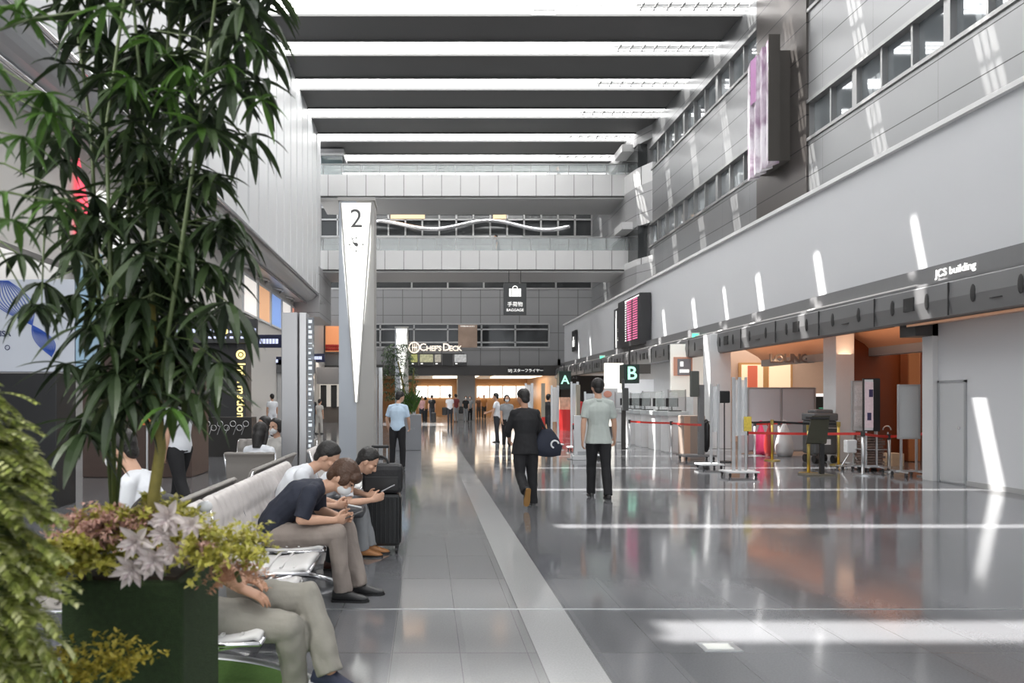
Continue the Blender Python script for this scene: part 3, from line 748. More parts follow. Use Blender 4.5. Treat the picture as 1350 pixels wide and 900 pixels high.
# monitor on grey post
D = 16.2; t = thing('monitor_stand', 'grey post on a wheeled base carrying a dark monitor turned sideways', 'monitor', (PX(924, D), D, 0))
MB().box(-.07, .07, -.04, .04, .1, PZ(507, D)).build('post', mat('mid grey metal', (.17, .17, .175), .4), t, bevel=.01)
MB().box(-.29, -.08, -.12, -.05, PZ(523, D), PZ(489, D)).build('monitor', mat('olive grey casing', (.09, .095, .085), .35), t, bevel=.02)
MB().box(-.5, .3, -.25, .25, .08, .12).build('base', MATS['mid grey metal'], t); casters(t, (-.42, .22), (-.2, .2), .04)
# podium
D = 17.2; t = thing('podium', 'beige and brown podium cabinet behind the grey monitor post', 'podium', (PX(910, D), D, 0))
MB().box(-.22, .3, -.2, .25, 0, 1.02).build('cabinet', mat('taupe laminate', (.33, .26, .22), .45), t, bevel=.02); MB().box(-.23, -.08, -.21, -.2, 0, 1.0).build('side_panel', mat('peach laminate', (.55, .35, .25), .45), t)
t = thing('backpack', 'black rucksack hanging behind the beige podium', 'bag', (PX(931, 17.0), 17.0, 0)); MB().ell((0, 0, .52), (.1, .14, .42)).build('bag_body', M_black, t, True)
MB().torus((0, -.1, .8), .08, .012, 1).build('strap', M_black, t)
# check-in counters
for i, (px, D) in enumerate(((829, 22.5), (842, 21.4), (856, 20.3), (875, 19.2), (893, 18.3))):
    t = thing('checkin_counter', 'white check-in counter with black terminal, ' + nth[i] + ' from the left in the row', 'counter', (PX(px, D), D, 0), 0, 'white check-in counters in a row')
    MB().box(-.24, .24, 0, .6, 0, .98).build('cabinet', M_white, t, bevel=.01)
    MB().box(-.29, .29, -.06, .66, .98, 1.10).build('top', mat('counter top grey', (.50, .53, .54), .35), t, bevel=.01)
    MB().box(.25, .33, .02, .12, 0, .98).build('grey_post', mat('dark post grey', (.12, .12, .125), .4), t)
    MB().box(-.12, .12, .3, .32, 1.12, 1.62).build('clear_screen', M_glass, t)
    MB().box(-.17, .17, .38, .43, 1.22, 1.46).cyl((0, .42, 1.1), (0, .42, 1.25), .025).build('terminal', M_black, t, bevel=.01)
    MB().box(-.15, .15, .1, .28, 1.1, 1.13).build('keyboard', M_dark, t)
# partitions behind the counters
for i, (a, b_, y0, D) in enumerate(((812, 828, 517, 23.5), (832, 846, 518, 23.2), (848, 872, 516, 22.8), (882, 903, 514, 22.0))):
    t = thing('partition_panel', 'grey white partition panel behind the counters, ' + nth[i] + ' from the left', 'partition', (PX((a + b_) / 2, D), D, 0), 0, 'grey partitions behind the counters')
    w = (PX(b_, D) - PX(a, D)) / 2; MB().box(-w, w, 0, .05, .05, PZ(y0, D)).build('panel', M_board, t)
    MB().box(-w - .03, -w, -.02, .07, 0, PZ(y0, D) + .02).box(w, w + .03, -.02, .07, 0, PZ(y0, D) + .02).build('frame', M_trimg, t)
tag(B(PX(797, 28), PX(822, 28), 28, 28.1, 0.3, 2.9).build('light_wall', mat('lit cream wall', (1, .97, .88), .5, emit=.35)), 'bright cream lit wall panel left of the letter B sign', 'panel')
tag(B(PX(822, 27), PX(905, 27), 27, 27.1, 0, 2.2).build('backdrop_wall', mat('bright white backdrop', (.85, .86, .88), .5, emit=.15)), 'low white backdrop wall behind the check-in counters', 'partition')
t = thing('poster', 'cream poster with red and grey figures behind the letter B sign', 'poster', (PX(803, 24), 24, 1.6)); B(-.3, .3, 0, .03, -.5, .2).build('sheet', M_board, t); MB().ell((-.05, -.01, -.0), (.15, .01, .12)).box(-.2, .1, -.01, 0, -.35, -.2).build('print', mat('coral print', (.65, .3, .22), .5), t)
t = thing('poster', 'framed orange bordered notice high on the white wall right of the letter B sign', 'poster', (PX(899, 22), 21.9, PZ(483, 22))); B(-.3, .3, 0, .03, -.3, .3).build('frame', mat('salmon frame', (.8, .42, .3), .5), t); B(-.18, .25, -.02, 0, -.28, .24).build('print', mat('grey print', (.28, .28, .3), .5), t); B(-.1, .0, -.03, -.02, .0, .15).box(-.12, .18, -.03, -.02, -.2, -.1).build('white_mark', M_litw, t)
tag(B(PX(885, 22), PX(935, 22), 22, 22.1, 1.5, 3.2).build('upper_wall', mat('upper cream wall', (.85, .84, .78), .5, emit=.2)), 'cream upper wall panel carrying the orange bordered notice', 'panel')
# tall dark device left of the counters
t = thing('kiosk_screen', 'slim dark upright screen on a post left of the first counter', 'screen', (PX(822, 19.5), 19.5, 0)); MB().box(-.06, .06, -.04, .04, .0, 1.2).build('post', M_dark, t, bevel=.01); MB().box(-.05, .12, -.1, .0, 1.1, 1.75).box(-.06, .01, -.1, 0, 1.7, 2.0).build('screen', mat('slate', (.07, .075, .075), .4), t, bevel=.02)
# wide grey partition with three panels
D = 17.9; t = thing('partition_screen', 'wide grey folding partition screen with silver frame behind the belts', 'partition', (PX(985, D), D, 0))
for a, b_ in ((0, 1.72 / 2), (.89, 1.75)):
    MB().box(a + .04, b_, 0, .04, .1, 1.70).build('panel', mat('mid grey panel', (.50, .52, .55), .5), t)
f = MB()
for x in (0, .86, 1.75): f.box(x, x + .045, -.02, .06, .02, 1.74)
f.box(0, 1.79, -.01, .05, 1.7, 1.74); f.box(0, 1.79, -.01, .05, .06, .1); f.build('frame', M_trimg, t, bevel=.004)
MB().box(-.16, -.02, .02, .06, .02, 1.74).build('side_leaf', M_board, t)
t = thing('info_cabinet', 'dark green black cabinet with white top right of the grey partition', 'cabinet', (PX(1087, 18.2), 18.2, 0)); MB().box(-.27, .27, 0, .3, 0, 1.5).build('body', mat('green black', (.03, .038, .036), .3), t); MB().box(-.28, .28, -.01, .31, 1.5, 1.58).build('top', M_litw, t); MB().box(-.15, .15, -.01, 0, 1.18, 1.2).build('green_line', mat('green line', (.1, .4, .25), .5, emit=.4), t)
# dark trolley
D = 15.2; t = thing('equipment_trolley', 'bulky dark grey equipment trolley on wheels behind the lectern', 'trolley', (PX(1089, D), D, 0))
MB().box(-.26, .26, 0, .5, .2, .95).build('body', mat('charcoal casing', (.075, .078, .08), .45), t, bevel=.04)
MB().box(-.27, .27, -.02, .52, .95, 1.12).box(-.2, .2, .05, .4, 1.1, 1.2).build('lid', mat('charcoal lid', (.11, .115, .12), .45), t, bevel=.03)
MB().box(-.25, .25, -.02, 0, .78, .80).build('grey_stripe', M_alu, t); MB().box(-.05, .1, -.01, 0, .42, .54).build('label_plate', M_white, t)
for x in (-.22, .2):
    for y in (.05, .42): MB().cyl((x - .03, y, .09), (x + .03, y, .09), .09, n=14).build('wheel', M_black, t)
# lectern
D = 12.9; t = thing('lectern', 'black slanted lectern board on a single post with flat base', 'lectern', (PX(1076, D), D, 0))
MB().box(.07, .14, -.03, .03, .02, 1.05).build('post', M_black, t); MB().box(-.25, .26, -.18, .18, 0, .025).build('base', mat('bronze base', (.13, .12, .09), .4), t)
MB().loft([[Vector(p) for p in q] for q in ([(-.3, -.2, .62), (.08, -.2, .62), (.26, .0, 1.12), (-.08, .0, 1.12)], [(-.3, -.17, .60), (.08, -.17, .60), (.26, .03, 1.10), (-.08, .03, 1.10)])]).build('slanted_board', mat('dark olive board', (.035, .036, .025), .3), t)
MB().box(-.14, .22, -.04, .1, 1.06, 1.1).build('ledge', M_black, t)
# bags
def blob(name, label, px, yb, w, h, m, seed, cat='bag'):
    D = DG(yb); mb = MB(); rings = []
    for k in range(9):
        u = k / 8; r = (math.sin(PI * min(1, u * .75 + .22)) ** .7) * (1 - .55 * u * u)
        ring = []
        for j in range(18):
            a = 2 * PI * j / 18; q = 1 + .14 * noise.noise(Vector((math.cos(a) * 1.6, math.sin(a) * 1.6, u * 3 + seed)))
            ring.append(Vector((w / 2 * r * q * math.cos(a), w / 2.4 * r * q * math.sin(a), .005 + h * u)))
        rings.append(ring)
    mb.loft(rings); o = mb.build(name, m, None, True); o.location = (PX(px, D), D, 0); tag(o, label, cat)
    k = MB(); k.torus((0, 0, h), .05, .012, 1, 14, 6); k.build('tie', m, o, True); return o
blob('plastic_bag', 'pink translucent plastic bag on the floor behind the red belt', 1003, 599, .34, .82, mat('pink film', (.85, .08, .22), .3, bump=.5, bscale=14), 1)
blob('plastic_bag', 'dark red bag beside the pink plastic bag', 1014, 601, .26, .8, mat('dark red film', (.35, .03, .025), .4, bump=.5, bscale=14), 5)
blob('plastic_bag', 'white plastic bag leaning at the grey partition', 1034, 601, .46, .85, mat('white film', (.62, .63, .64), .35, bump=.5, bscale=14), 9)
# notice boards
def notice(px0, px1, y0, y1, yb, lab, m, twist=0, dark=False):
    D = DG(yb); t = thing('notice_board', lab, 'notice board', (PX((px0 + px1) / 2, D), D, 0), twist); w = (PX(px1, D) - PX(px0, D)) / 2
    a, b_ = PZ(y1, D), PZ(y0, D)
    MB().box(-w, w, -.02, .02, a, b_).build('board', m, t, bevel=.004)
    f = MB(); f.box(-w - .02, -w, -.03, .03, a - .02, b_ + .02).box(w, w + .02, -.03, .03, a - .02, b_ + .02).box(-w, w, -.03, .03, b_, b_ + .02).box(-w, w, -.03, .03, a - .02, a)
    f.build('frame', M_black if dark else M_trimg, t)
    l = MB(); l.box(-w - .08, w + .08, -.03, .03, .09, .12)
    MB().box(-w + .02, -w + .05, -.02, .02, .1, a).build('leg', M_alu, t); MB().box(w - .05, w - .02, -.02, .02, .1, a).build('leg', M_alu, t)
    for s_ in (-1, 1): l.box(s_ * w - .02, s_ * w + .02, -.25, .25, .08, .11)
    l.build('foot_frame', M_alu, t); casters(t, (-w, w), (-.22, .22))
    return t, w, a, b_
t, w, a, b_ = notice(1124, 1141, 503, 567, 617, 'white notice board with grey printed sheets left of the black edged board', M_board)
g = MB(); g.box(-w + .03, w - .02, -.03, -.02, a + .5, b_ - .08); g.box(-w + .03, w - .03, -.03, -.02, a + .08, a + .42); g.build('printed_sheet', mat('grey printed sheet', (.7, .7, .72), .6, var=.35, vscale=30), t)
t, w, a, b_ = notice(1140, 1157, 500, 567, 621, 'black edged notice board with pink and navy printed sheet', M_white, -.25, True)
g = MB(); g.box(-w + .01, w - .1, -.03, -.02, a + .05, b_ - .05); g.build('printed_sheet', mat('pink white sheet', (.8, .66, .7), .6, var=.2, vscale=20), t)
MB().box(-w + .08, -w + .15, -.035, -.03, b_ - .35, b_ - .2).build('navy_block', mat('navy block', (.04, .03, .1), .5), t); MB().box(-w + .05, -w + .12, -.035, -.03, a + .2, a + .35).build('navy_block', mat('navy block', (.04, .03, .1), .5), t)
MB().box(w - .1, w, -.03, -.02, a, b_).build('black_strip', M_black, t)
t, w, a, b_ = notice(1186, 1210, 508, 577, 628, 'blank grey notice board on silver legs right of the others', mat('blank grey board', (.42, .44, .45), .4), -.1)
# rolling rack with folded things
D = 13.6; t = thing('rolling_rack', 'silver rolling rack packed with folded patterned items beside the notice boards', 'rack', (PX(1156, D), D, 0))
f = MB()
for x in (-.22, .22):
    for y in (0, .4): f.cyl((x, y, .07), (x, y, .78), .012)
f.box(-.26, .26, -.03, .43, .07, .09).box(-.24, .24, -.01, .41, .42, .435); f.torus((.2, 0, .82), .08, .012, 1, 10, 6, 0, PI); f.build('frame', M_alu, t)
g = MB(); random.seed(3)
for k in range(12): g.box(-.18 + random.uniform(-.02, .02), .16 + random.uniform(-.02, .04), .03, .37, .1 + k * .052, .14 + k * .052)
g.build('folded_items', mat('patterned cloth', (.16, .11, .09), .7, var=.9, vscale=14), t); casters(t, (-.23, .23), (0, .4))
t = thing('wheeled_stool', 'silver folding trolley with white pouch left of the notice boards', 'trolley', (PX(1122, 14), 14.0, 0))
f = MB(); f.cyl((-.2, 0, .06), (.15, 0, .62), .012).cyl((.2, 0, .06), (-.12, 0, .62), .012).box(-.25, .25, -.1, .12, .06, .08); f.build('frame', M_alu, t); MB().box(-.13, .08, -.08, .05, .34, .6).build('pouch', M_white, t, bevel=.02); casters(t, (-.22, .22), (-.08, .1))
tag(B(PX(1176, 14.6), PX(1192, 14.6), 14.6, 14.9, 0, .27).build('cardboard_box', mat('cardboard', (.62, .45, .30), .7)), 'small open cardboard box on the floor at the red brown wall', 'box')
# belt posts and belts
def belt_post(px, yb, ytop, m, lab, grp=None):
    D = DG(yb); H = PZ(ytop, D); t = thing('belt_post', lab, 'barrier post', (PX(px, D), D, 0), 0, grp)
    MB().cyl((0, 0, .02), (0, 0, H - .08), .028).build('pole', m, t, True); MB().cyl((0, 0, H - .1), (0, 0, H), .038).build('belt_head', M_dark if m is M_alu else m, t)
    MB().cyl((0, 0, 0), (0, 0, .02), .17, n=28).build('base', m, t)
    return Vector((t.location.x, D, H - .05))
P1 = belt_post(1137.5, 626, 568, M_alu, 'silver barrier post in front of the notice boards')
P2 = belt_post(1172, 621, 572, M_alu, 'silver barrier post between the rolling rack and the blank board')
P3 = belt_post(1223, 628, 567, M_alu, 'silver barrier post at the end of the red belt by the white wall')
P4 = belt_post(984, 620, 567, M_alu, 'silver barrier post beside the yellow card stand')
G1 = belt_post(1018, 607, 553, M_gold, 'brass barrier post in front of the pink and white bags')
G2 = belt_post(1066, 624, 560, M_gold, 'brass barrier post standing left of the lectern post')
G3 = belt_post(1105.5, 613, 556, M_gold, 'brass barrier post right of the dark equipment trolley')
S1 = belt_post(885, 597, 555, M_alu, 'silver barrier post at the right end of the counter belt'); S2 = belt_post(830, 591, 553, M_alu, 'silver barrier post left of the white counters')
S3 = belt_post(1027, 600, 555, M_alu, 'silver barrier post between the brass posts and grey partition'); S4 = belt_post(995, 600, 556, M_alu, 'silver barrier post left of the pink bag')
S5 = belt_post(757, 605, 560, M_alu, 'silver barrier post left of the walking man in the grey shirt')
def belt(a, b_, lab, m=M_red, h=.05):
    mb = MB(); rings = []
    for k in range(9):
        u = k / 8; p = a.lerp(b_, u); sg = -.012 * math.sin(PI * u)
        rings.append([p + Vector((0, dy, sg + dz)) for dy, dz in ((-.003, -h / 2), (.003, -h / 2), (.003, h / 2), (-.003, h / 2))])
    mb.loft(rings); tag(mb.build('belt', m), lab, 'barrier belt')
belt(P4, P1, 'long red belt from the yellow card stand to the notice boards'); belt(P1, P2, 'short red belt under the black edged notice board'); belt(P2, P3, 'red belt ending at the white wall behind the blank board')
belt(S2, S1, 'red belt running in front of the white counters'); belt(S1, P4 + Vector((-.3, 1.5, .1)), 'red belt passing the grey monitor post')
belt(S4, S3, 'far red belt above the pink bag'); belt(S3 + Vector((0, .05, 0)), S3 + Vector((1.1, .6, 0)), 'far red belt in front of the grey partition')
belt(G1, G3, 'black belt strung between the brass posts', M_black); belt(S4 + Vector((-.4, 0, .04)), G1, 'black belt left of the brass posts', M_black)
# cluster of stands near letter A
for i, (a, b_, yt, yb, lab) in enumerate(((688, 708, 505, 583, 'white partition stand right of the man with the tote bag'), (722, 742, 508, 589, 'tall pale partition stand left of the letter A stand group'), (748, 768, 503, 593, 'white partition stand with wheeled base below the letter A sign'),
                                       (766, 790, 516, 604, 'partition stand with a white sheet just left of the grey shirt man'))):
    slim_stand(a, b_, yt, yb, lab, [(a + 4, a + 6.5), (b_ - 8, b_ - 5)])
for i, (px, yt, yb, lab) in enumerate(((716, 505, 596, 'tan and grey upright banner pole near the letter A sign'), (762, 507, 600, 'tan topped upright banner pole beside the grey shirt man'))):
    D = DG(yb); t = thing('banner_pole', lab, 'pole', (PX(px, D), D, 0)); MB().box(-.05, .05, -.03, .03, 0.03, PZ(yt, D)).build('pole', mat('tan pole', (.32, .29, .23), .4), t); MB().box(-.15, .15, -.12, .12, 0, .03).build('base', M_white, t); MB().box(-.045, .045, -.035, -.03, .55, .95).build('red_sleeve', M_red, t)
t = thing('floor_sign', 'low white floor sign with printed face beside the grey shirt man', 'sign', (PX(768, DG(606)), DG(606), 0)); MB().box(-.25, .22, -.05, .05, 0, .1).box(-.2, .16, -.02, .02, .1, 1.05).build('panel', M_board, t, bevel=.01); MB().box(-.12, .1, -.025, -.02, .12, .2).build('print', M_grey, t)
t = thing('display_stand', 'round red display counter with leaflets below the letter A sign', 'display', (PX(748, 31), 31, 0)); MB().cyl((0, 0, 0), (0, 0, .95), .5, n=20).build('drum', mat('bright red', (.55, .03, .03), .4), t); MB().box(-.4, .3, -.3, 0, .95, 1.5).build('leaflet_holder', mat('leaflets', (.6, .35, .25), .5, var=.6, vscale=6), t)
# floor plate
t = thing('floor_plate', 'small square metal floor outlet plate with pale centre', 'floor plate', (PX(948, DG(853)), DG(853), 0)); MB().box(-.11, .11, -.07, .07, 0, .004).build('rim', M_alu, t); MB().box(-.08, .07, -.04, .045, .004, .006).build('lid', mat('pale lid', (.75, .76, .72), .4), t)
# planter with tree in the middle distance: see plants
# ================================================================== SEATS
M_vin = mat('cream grey vinyl', (.60, .56, .54), .42, bump=.1, bscale=120); M_vin_shade = mat('shade-toned vinyl', (.27, .25, .23), .5)  # second vinyl is a darker copy, shade on the seat backs put into its colour
M_pan = mat('pearl seat vinyl', (.66, .65, .64), .35)
def seat_profile_back():
    return [(-.34, .40), (-.40, .50), (-.435, .62), (-.455, .72), (-.485, .80), (-.52, .845)]
def ribbed(profile, y0, y1, ribs, depth, thick, normal_sign=1, seam=None):
    """a padded slab following a side profile (x,z) with raised ribs across y"""
    mb = MB(); NJ = ribs * 6; P_ = []
    for i in range(len(profile) - 1):
        for k in range(4):
            u = k / 4; P_.append((profile[i][0] * (1 - u) + profile[i + 1][0] * u, profile[i][1] * (1 - u) + profile[i + 1][1] * u))
    P_.append(profile[-1]); n = len(P_); front = []; back = []
    for i, (x, z) in enumerate(P_):
        a = P_[max(0, i - 1)]; b = P_[min(n - 1, i + 1)]; tx, tz = b[0] - a[0], b[1] - a[1]; l = math.hypot(tx, tz); nx, nz = tz / l * normal_sign, -tx / l * normal_sign
        s_ = 1 - .9 * math.exp(-((i / (n - 1) - seam) / .035) ** 2) if seam else 1
        e = min(1, i / 2, (n - 1 - i) / 2); rf = []; rb = []
        for j in range(NJ + 1):
            y = y0 + (y1 - y0) * j / NJ; r = abs(math.sin(PI * j / 6)) ** .5; ed = min(1, j / 2, (NJ - j) / 2)
            d = (thick * .5 + depth * r * s_) * (.45 + .55 * min(e, ed))
            rf.append(Vector((x + nx * d, y, z + nz * d))); rb.append(Vector((x - nx * thick * .5, y, z - nz * thick * .5)))
        front.append(rf); back.append(rb)
    rings = [front[i] + list(reversed(back[i])) for i in range(n)]
    return mb.loft(rings)
def bench(label, ys, y_legs, vin, loc, rz, w=.56, group='rows of airport seats', gaps=()):
    t = thing('seat_row', label, 'seats', loc, rz, group)
    for y in ys:
        b = ribbed(seat_profile_back(), y - w / 2, y + w / 2, 5, .02, .03, 1, .48).build('backrest', vin, t, True)
        ribbed([(-.33, .385), (-.15, .375), (.0, .39), (.07, .405), (.10, .395)], y - .22, y + .22, 1, .008, .03, -1).build('seat_pan', M_pan if vin is M_vin else vin, t, True)
        r = MB()
        for k in range(4): r.box(-.25 + k * .085, -.235 + k * .085, y - .21, y + .21, .398, .408)
        r.build('seat_rib', M_pan if vin is M_vin else vin, t)
        e = MB(); e.tube([(-.34, y - w / 2, .38), (-.43, y - w / 2, .62), (-.50, y - w / 2, .83)], .012, 6); e.tube([(-.34, y + w / 2, .38), (-.43, y + w / 2, .62), (-.50, y + w / 2, .83)], .012, 6)
        e.tube([(-.34, y - .23, .36), (.1, y - .23, .375)], .012, 6); e.tube([(-.34, y + .23, .36), (.1, y + .23, .375)], .012, 6); e.tube([(.1, y - .23, .375), (.1, y + .23, .375)], .012, 6)
        e.build('seat_frame', M_chrome, t, True)
    MB().box(-.24, -.16, min(ys) - .3, max(ys) + .3, .27, .33).build('beam', M_alu, t, bevel=.01)
    for y in y_legs:
        l = MB(); l.tube([(-.2, y, .3), (-.2, y, .06)], .035, 10); l.tube([(-.55, y, .02), (-.3, y, .07), (-.2, y, .09), (-.05, y, .07), (.15, y, .02)], [.018, .022, .03, .022, .018], 8)
        l.tube([(-.2, y, .32), (.02, y, .37)], .016, 8); l.build('leg', M_chrome, t, True)
    g = MB()
    for y in gaps:
        g.tube([(-.36, y, .42), (-.36, y, .60), (-.1, y, .63), (.02, y, .62), (.04, y, .59), (.0, y, .42)], .014, 8)
    if gaps: g.build('armrest', M_chrome, t, True)
    return t
X1 = -.83
bench('near cream seat row, one leg crossed man sits on it behind the planter', [3.22, 3.78], [3.02, 4.0], M_vin, (X1, 0, .0), 0)
bench('cream seat row holding the three bent forward men', [4.43, 5.04, 5.64, 6.24], [4.12, 5.32, 6.2], M_vin, (X1, 0, .0), 0, w=.60)
bench('distant cream seat row in front of the number 2 column', [8.3, 8.9, 9.5], [8.2, 9.3], M_vin, (X1 - .05, 0, .0), 0)
X2 = -1.97
bench('near shade-toned row of seats seen from the back behind the flowers', [-4.9, -4.3, -3.7], [-4.7, -3.9], M_vin_shade, (X2, 0, .0), PI, w=.60)
bench('far shade-toned row of seats seen from the back, left of the three men', [-7.3, -6.7, -6.1, ], [-7.1, -6.2], M_vin_shade, (X2 - .0, 0, .0), PI, w=.60)

# ---- luggage
t = thing('suitcase', 'black ribbed hard shell suitcase with raised silver handle', 'suitcase', (-.41, 6.5, 0))
mb = MB(); mb.box(-.17, .165, -.11, .12, .06, .56); mb.build('shell', mat('black shell', (.018, .019, .02), .3), t, bevel=.035)
g = MB()
for k in range(8): g.box(-.15 + k * .041, -.135 + k * .041, -.118, .128, .1, .52)
g.box(.165, .175, -.08, .09, .1, .52); g.build('rib', MATS['black shell'], t, bevel=.003)
MB().cyl((-.1, .09, .5), (-.1, .09, .97), .008).build('handle_tube', M_alu, t); MB().cyl((.03, .09, .5), (.03, .09, .97), .008).build('handle_tube', M_alu, t)
MB().box(-.12, .05, .075, .105, .97, 1.0).build('handle_grip', M_black, t, bevel=.01)
for x in (-.13, .13):
    for y in (-.08, .09): MB().cyl((x - .012, y, .025), (x + .012, y, .025), .025).cyl((x, y, .03), (x, y, .07), .012).build('wheel', M_caster, t)
t = thing('travel_bag', 'black fabric travel bag sitting on top of the suitcase', 'bag', (-.42, 6.47, .565))
MB().box(-.18, .20, -.13, .1, 0, .27).build('bag_body', mat('black nylon', (.014, .014, .016), .65, bump=.4, bscale=30), t, bevel=.05)
MB().torus((-.02, -.02, .26), .08, .012, 1, 14, 6, 0, PI).build('handle', M_black, t); MB().box(-.15, .16, -.14, -.13, .03, .16).build('pocket', M_black, t, bevel=.01)
t = thing('shoulder_bag', 'black shoulder bag behind the man in the dark shirt', 'bag', (-1.0, 5.46, .43))
MB().box(-.14, .14, -.07, .1, 0, .25).build('bag_body', MATS['black nylon'], t, bevel=.04); MB().torus((0, 0, .22), .12, .01, 1, 14, 6, 0, PI).build('strap', M_black, t)
t = thing('laptop_bag', 'open grey bag on the seat between the two seated men', 'bag', (-.68, 5.98, .42))
MB().box(-.14, .14, -.12, .12, 0, .08).build('bag_body', mat('slate nylon', (.05, .052, .058), .6), t, bevel=.025); MB().tube([(-.12, -.12, .09), (0, -.13, .12), (.12, -.1, .09)], .008).build('strap', M_white, t)

# ================================================================== PEOPLE
M_skin = mat('skin', (.60, .36, .25), .5, var=.08, vscale=12)
M_skin2 = mat('tanned skin', (.46, .25, .16), .5, var=.08, vscale=12)
M_hairb = mat('black hair', (.012, .010, .009), .45, bump=.6, bscale=70); M_hairbr = mat('brown hair', (.065, .029, .014), .45, bump=.6, bscale=70)
M_mask = mat('white face mask', (.78, .79, .80), .7); M_eye = mat('eye', (.02, .015, .012), .15)
def remesh(mb, name, m, parent, vox, smooth=4, wr=0.0, wf=9, seed=0):
    o = mb.build(name, m, None, recalc=True)
    md = o.modifiers.new('r', 'REMESH'); md.mode = 'VOXEL'; md.voxel_size = vox; md.use_smooth_shade = True
    s_ = o.modifiers.new('s', 'SMOOTH'); s_.iterations = smooth; s_.factor = .5
    dg = bpy.context.evaluated_depsgraph_get(); dg.update()
    me = bpy.data.meshes.new_from_object(o.evaluated_get(dg)); old = o.data; o.modifiers.clear(); o.data = me; bpy.data.meshes.remove(old); me.name = name
    if wr:
        co = [v.co.copy() for v in me.vertices]; no = [v.normal.copy() for v in me.vertices]
        for i, v in enumerate(me.vertices):
            p = co[i]; q = noise.noise(Vector((p.x * wf + seed, p.y * wf, p.z * wf * .55))) + .5 * noise.noise(Vector((p.x * wf * 2.3, p.y * wf * 2.3 + seed, p.z * wf * 1.6)))
            v.co = p + no[i] * (wr * (q + .25 * abs(q)))
    me.polygons.foreach_set('use_smooth', [True] * len(me.polygons))
    if parent: o.parent = parent
    return o
def limb(mb, pts, rad, n=14):
    """tapered limb with ball joints"""
    pts = [Vector(p) for p in pts]
    for i in range(len(pts) - 1):
        a, b = pts[i], pts[i + 1]; mb.tube([a, a.lerp(b, .3), a.lerp(b, .7), b], [rad[i][0], rad[i][1], (rad[i][1] + rad[i][2]) / 2 * .98, rad[i][2]], n)
    for i, p in enumerate(pts):
        r = rad[i][0] if i < len(rad) else rad[-1][2]
        mb.ell(p, r * 1.0, nu=12, nv=8)
def oval_loft(mb, secs, up=Vector((1, 0, 0)), n=18):
    """secs: (centre, tangent, rx, ry) ellipse rings; lateral axis up"""
    rings = []
    for c, t, rx, ry in secs:
        t = Vector(t).normalized(); u = (up - t * up.dot(t)).normalized(); w = t.cross(u)
        rings.append([Vector(c) + u * rx * math.cos(2 * PI * k / n) + w * ry * math.sin(2 * PI * k / n) for k in range(n)])
    mb.loft(rings)
def hand(mb, wr, d, palm, side, s=1.0, curl=.5, spread=.04, thumb=.7):
    """wr wrist point, d finger direction, palm = direction the palm faces, side = direction of the thumb"""
    d = Vector(d).normalized(); side = Vector(side); side = (side - d * side.dot(d)).normalized(); palm = Vector(palm); pn = d.cross(side); pn = pn if pn.dot(palm) > 0 else -pn
    wr = Vector(wr)
    oval_loft(mb, [(wr - d * .01 * s, d, .027 * s, .021 * s), (wr + d * .03 * s, d, .036 * s, .017 * s), (wr + d * .075 * s, d, .041 * s, .014 * s), (wr + d * .09 * s, d, .036 * s, .011 * s)], side)
    L = [.070, .078, .072, .056]
    for i in range(4):
        o = (1.5 - i) * .0195 * s; p = wr + d * (.085 - .004 * abs(i - 1)) * s + side * o; a = curl * .5 + .1 * i * curl; dd = d + side * (1.5 - i) * spread
        pts = [p - d * .02 * s, p]; cur = p
        for k, fr in enumerate((.45, .3, .25)):
            ang = curl * (.55 + .75 * k); q = (dd * math.cos(ang) + pn * math.sin(ang)).normalized(); cur = cur + q * L[i] * fr * s; pts.append(cur)
        mb.tube(pts, [.0098 * s, .0098 * s, .009 * s, .0082 * s, .0068 * s], 8); mb.ell(cur, .0068 * s, nu=8, nv=6)
    p0 = wr + d * .02 * s + side * .022 * s; p1 = p0 + (d * .6 + side * .75 + pn * .25).normalized() * .035 * s; p2 = p1 + (d * .9 + side * .3 + pn * thumb * .5).normalized() * .03 * s; p3 = p2 + (d + pn * thumb * .7).normalized() * .025 * s
    mb.tube([p0, p1, p2, p3], [.014 * s, .012 * s, .0105 * s, .0085 * s], 8); mb.ell(p3, .0085 * s, nu=8, nv=6)
def shoe(parent, ank, toe, s, m, solem, heel_up=0.0, name='shoe', hc=None):
    """ankle point and horizontal/pitched toe direction"""
    a = Vector(ank); d = Vector(toe).normalized(); up = Vector((0, 0, 1)); up = (up - d * up.dot(d)).normalized(); side = d.cross(up)
    mb = MB(); rings = []
    for (t_, hw, z0, z1) in ((-.075, .018, -.07, -.03), (-.068, .030, -.075, .0), (-.03, .036, -.078, .012), (.03, .037, -.078, -.0), (.09, .043, -.078, -.025), (.135, .043, -.078, -.038), (.17, .034, -.075, -.05), (.188, .014, -.070, -.060)):
        c = a + d * t_ * s; ring = []
        for k in range(14):
            an = 2 * PI * k / 14; zc = (z0 + z1) / 2; hz = (z1 - z0) / 2; cx = math.cos(an); sz = math.sin(an)
            wv = hw * (abs(cx) ** .8) * (1 if cx > 0 else -1) * (1.0 if sz < 0 else .9)
            ring.append(c + side * wv * s + up * (zc + hz * (abs(sz) ** .7) * (1 if sz > 0 else -1)) * s)
        rings.append(ring)
    mb.loft(rings); sh = mb.build(name, m, parent, True)
    sm = MB(); rings = []
    for (t_, hw) in ((-.08, .018), (-.07, .034), (-.02, .038), (.04, .039), (.1, .046), (.145, .044), (.178, .034), (.194, .012)):
        c = a + d * t_ * s - up * .079 * s; rings.append([c + side * hw * s - up * .012 * s, c + side * hw * s + up * .01 * s, c - side * hw * s + up * .01 * s, c - side * hw * s - up * .012 * s])
    sm.loft(rings); sm.build('sole', solem, sh)
    return sh
def ZR(a): return Matrix.Rotation(a, 4, 'Z')
CNT = [0]
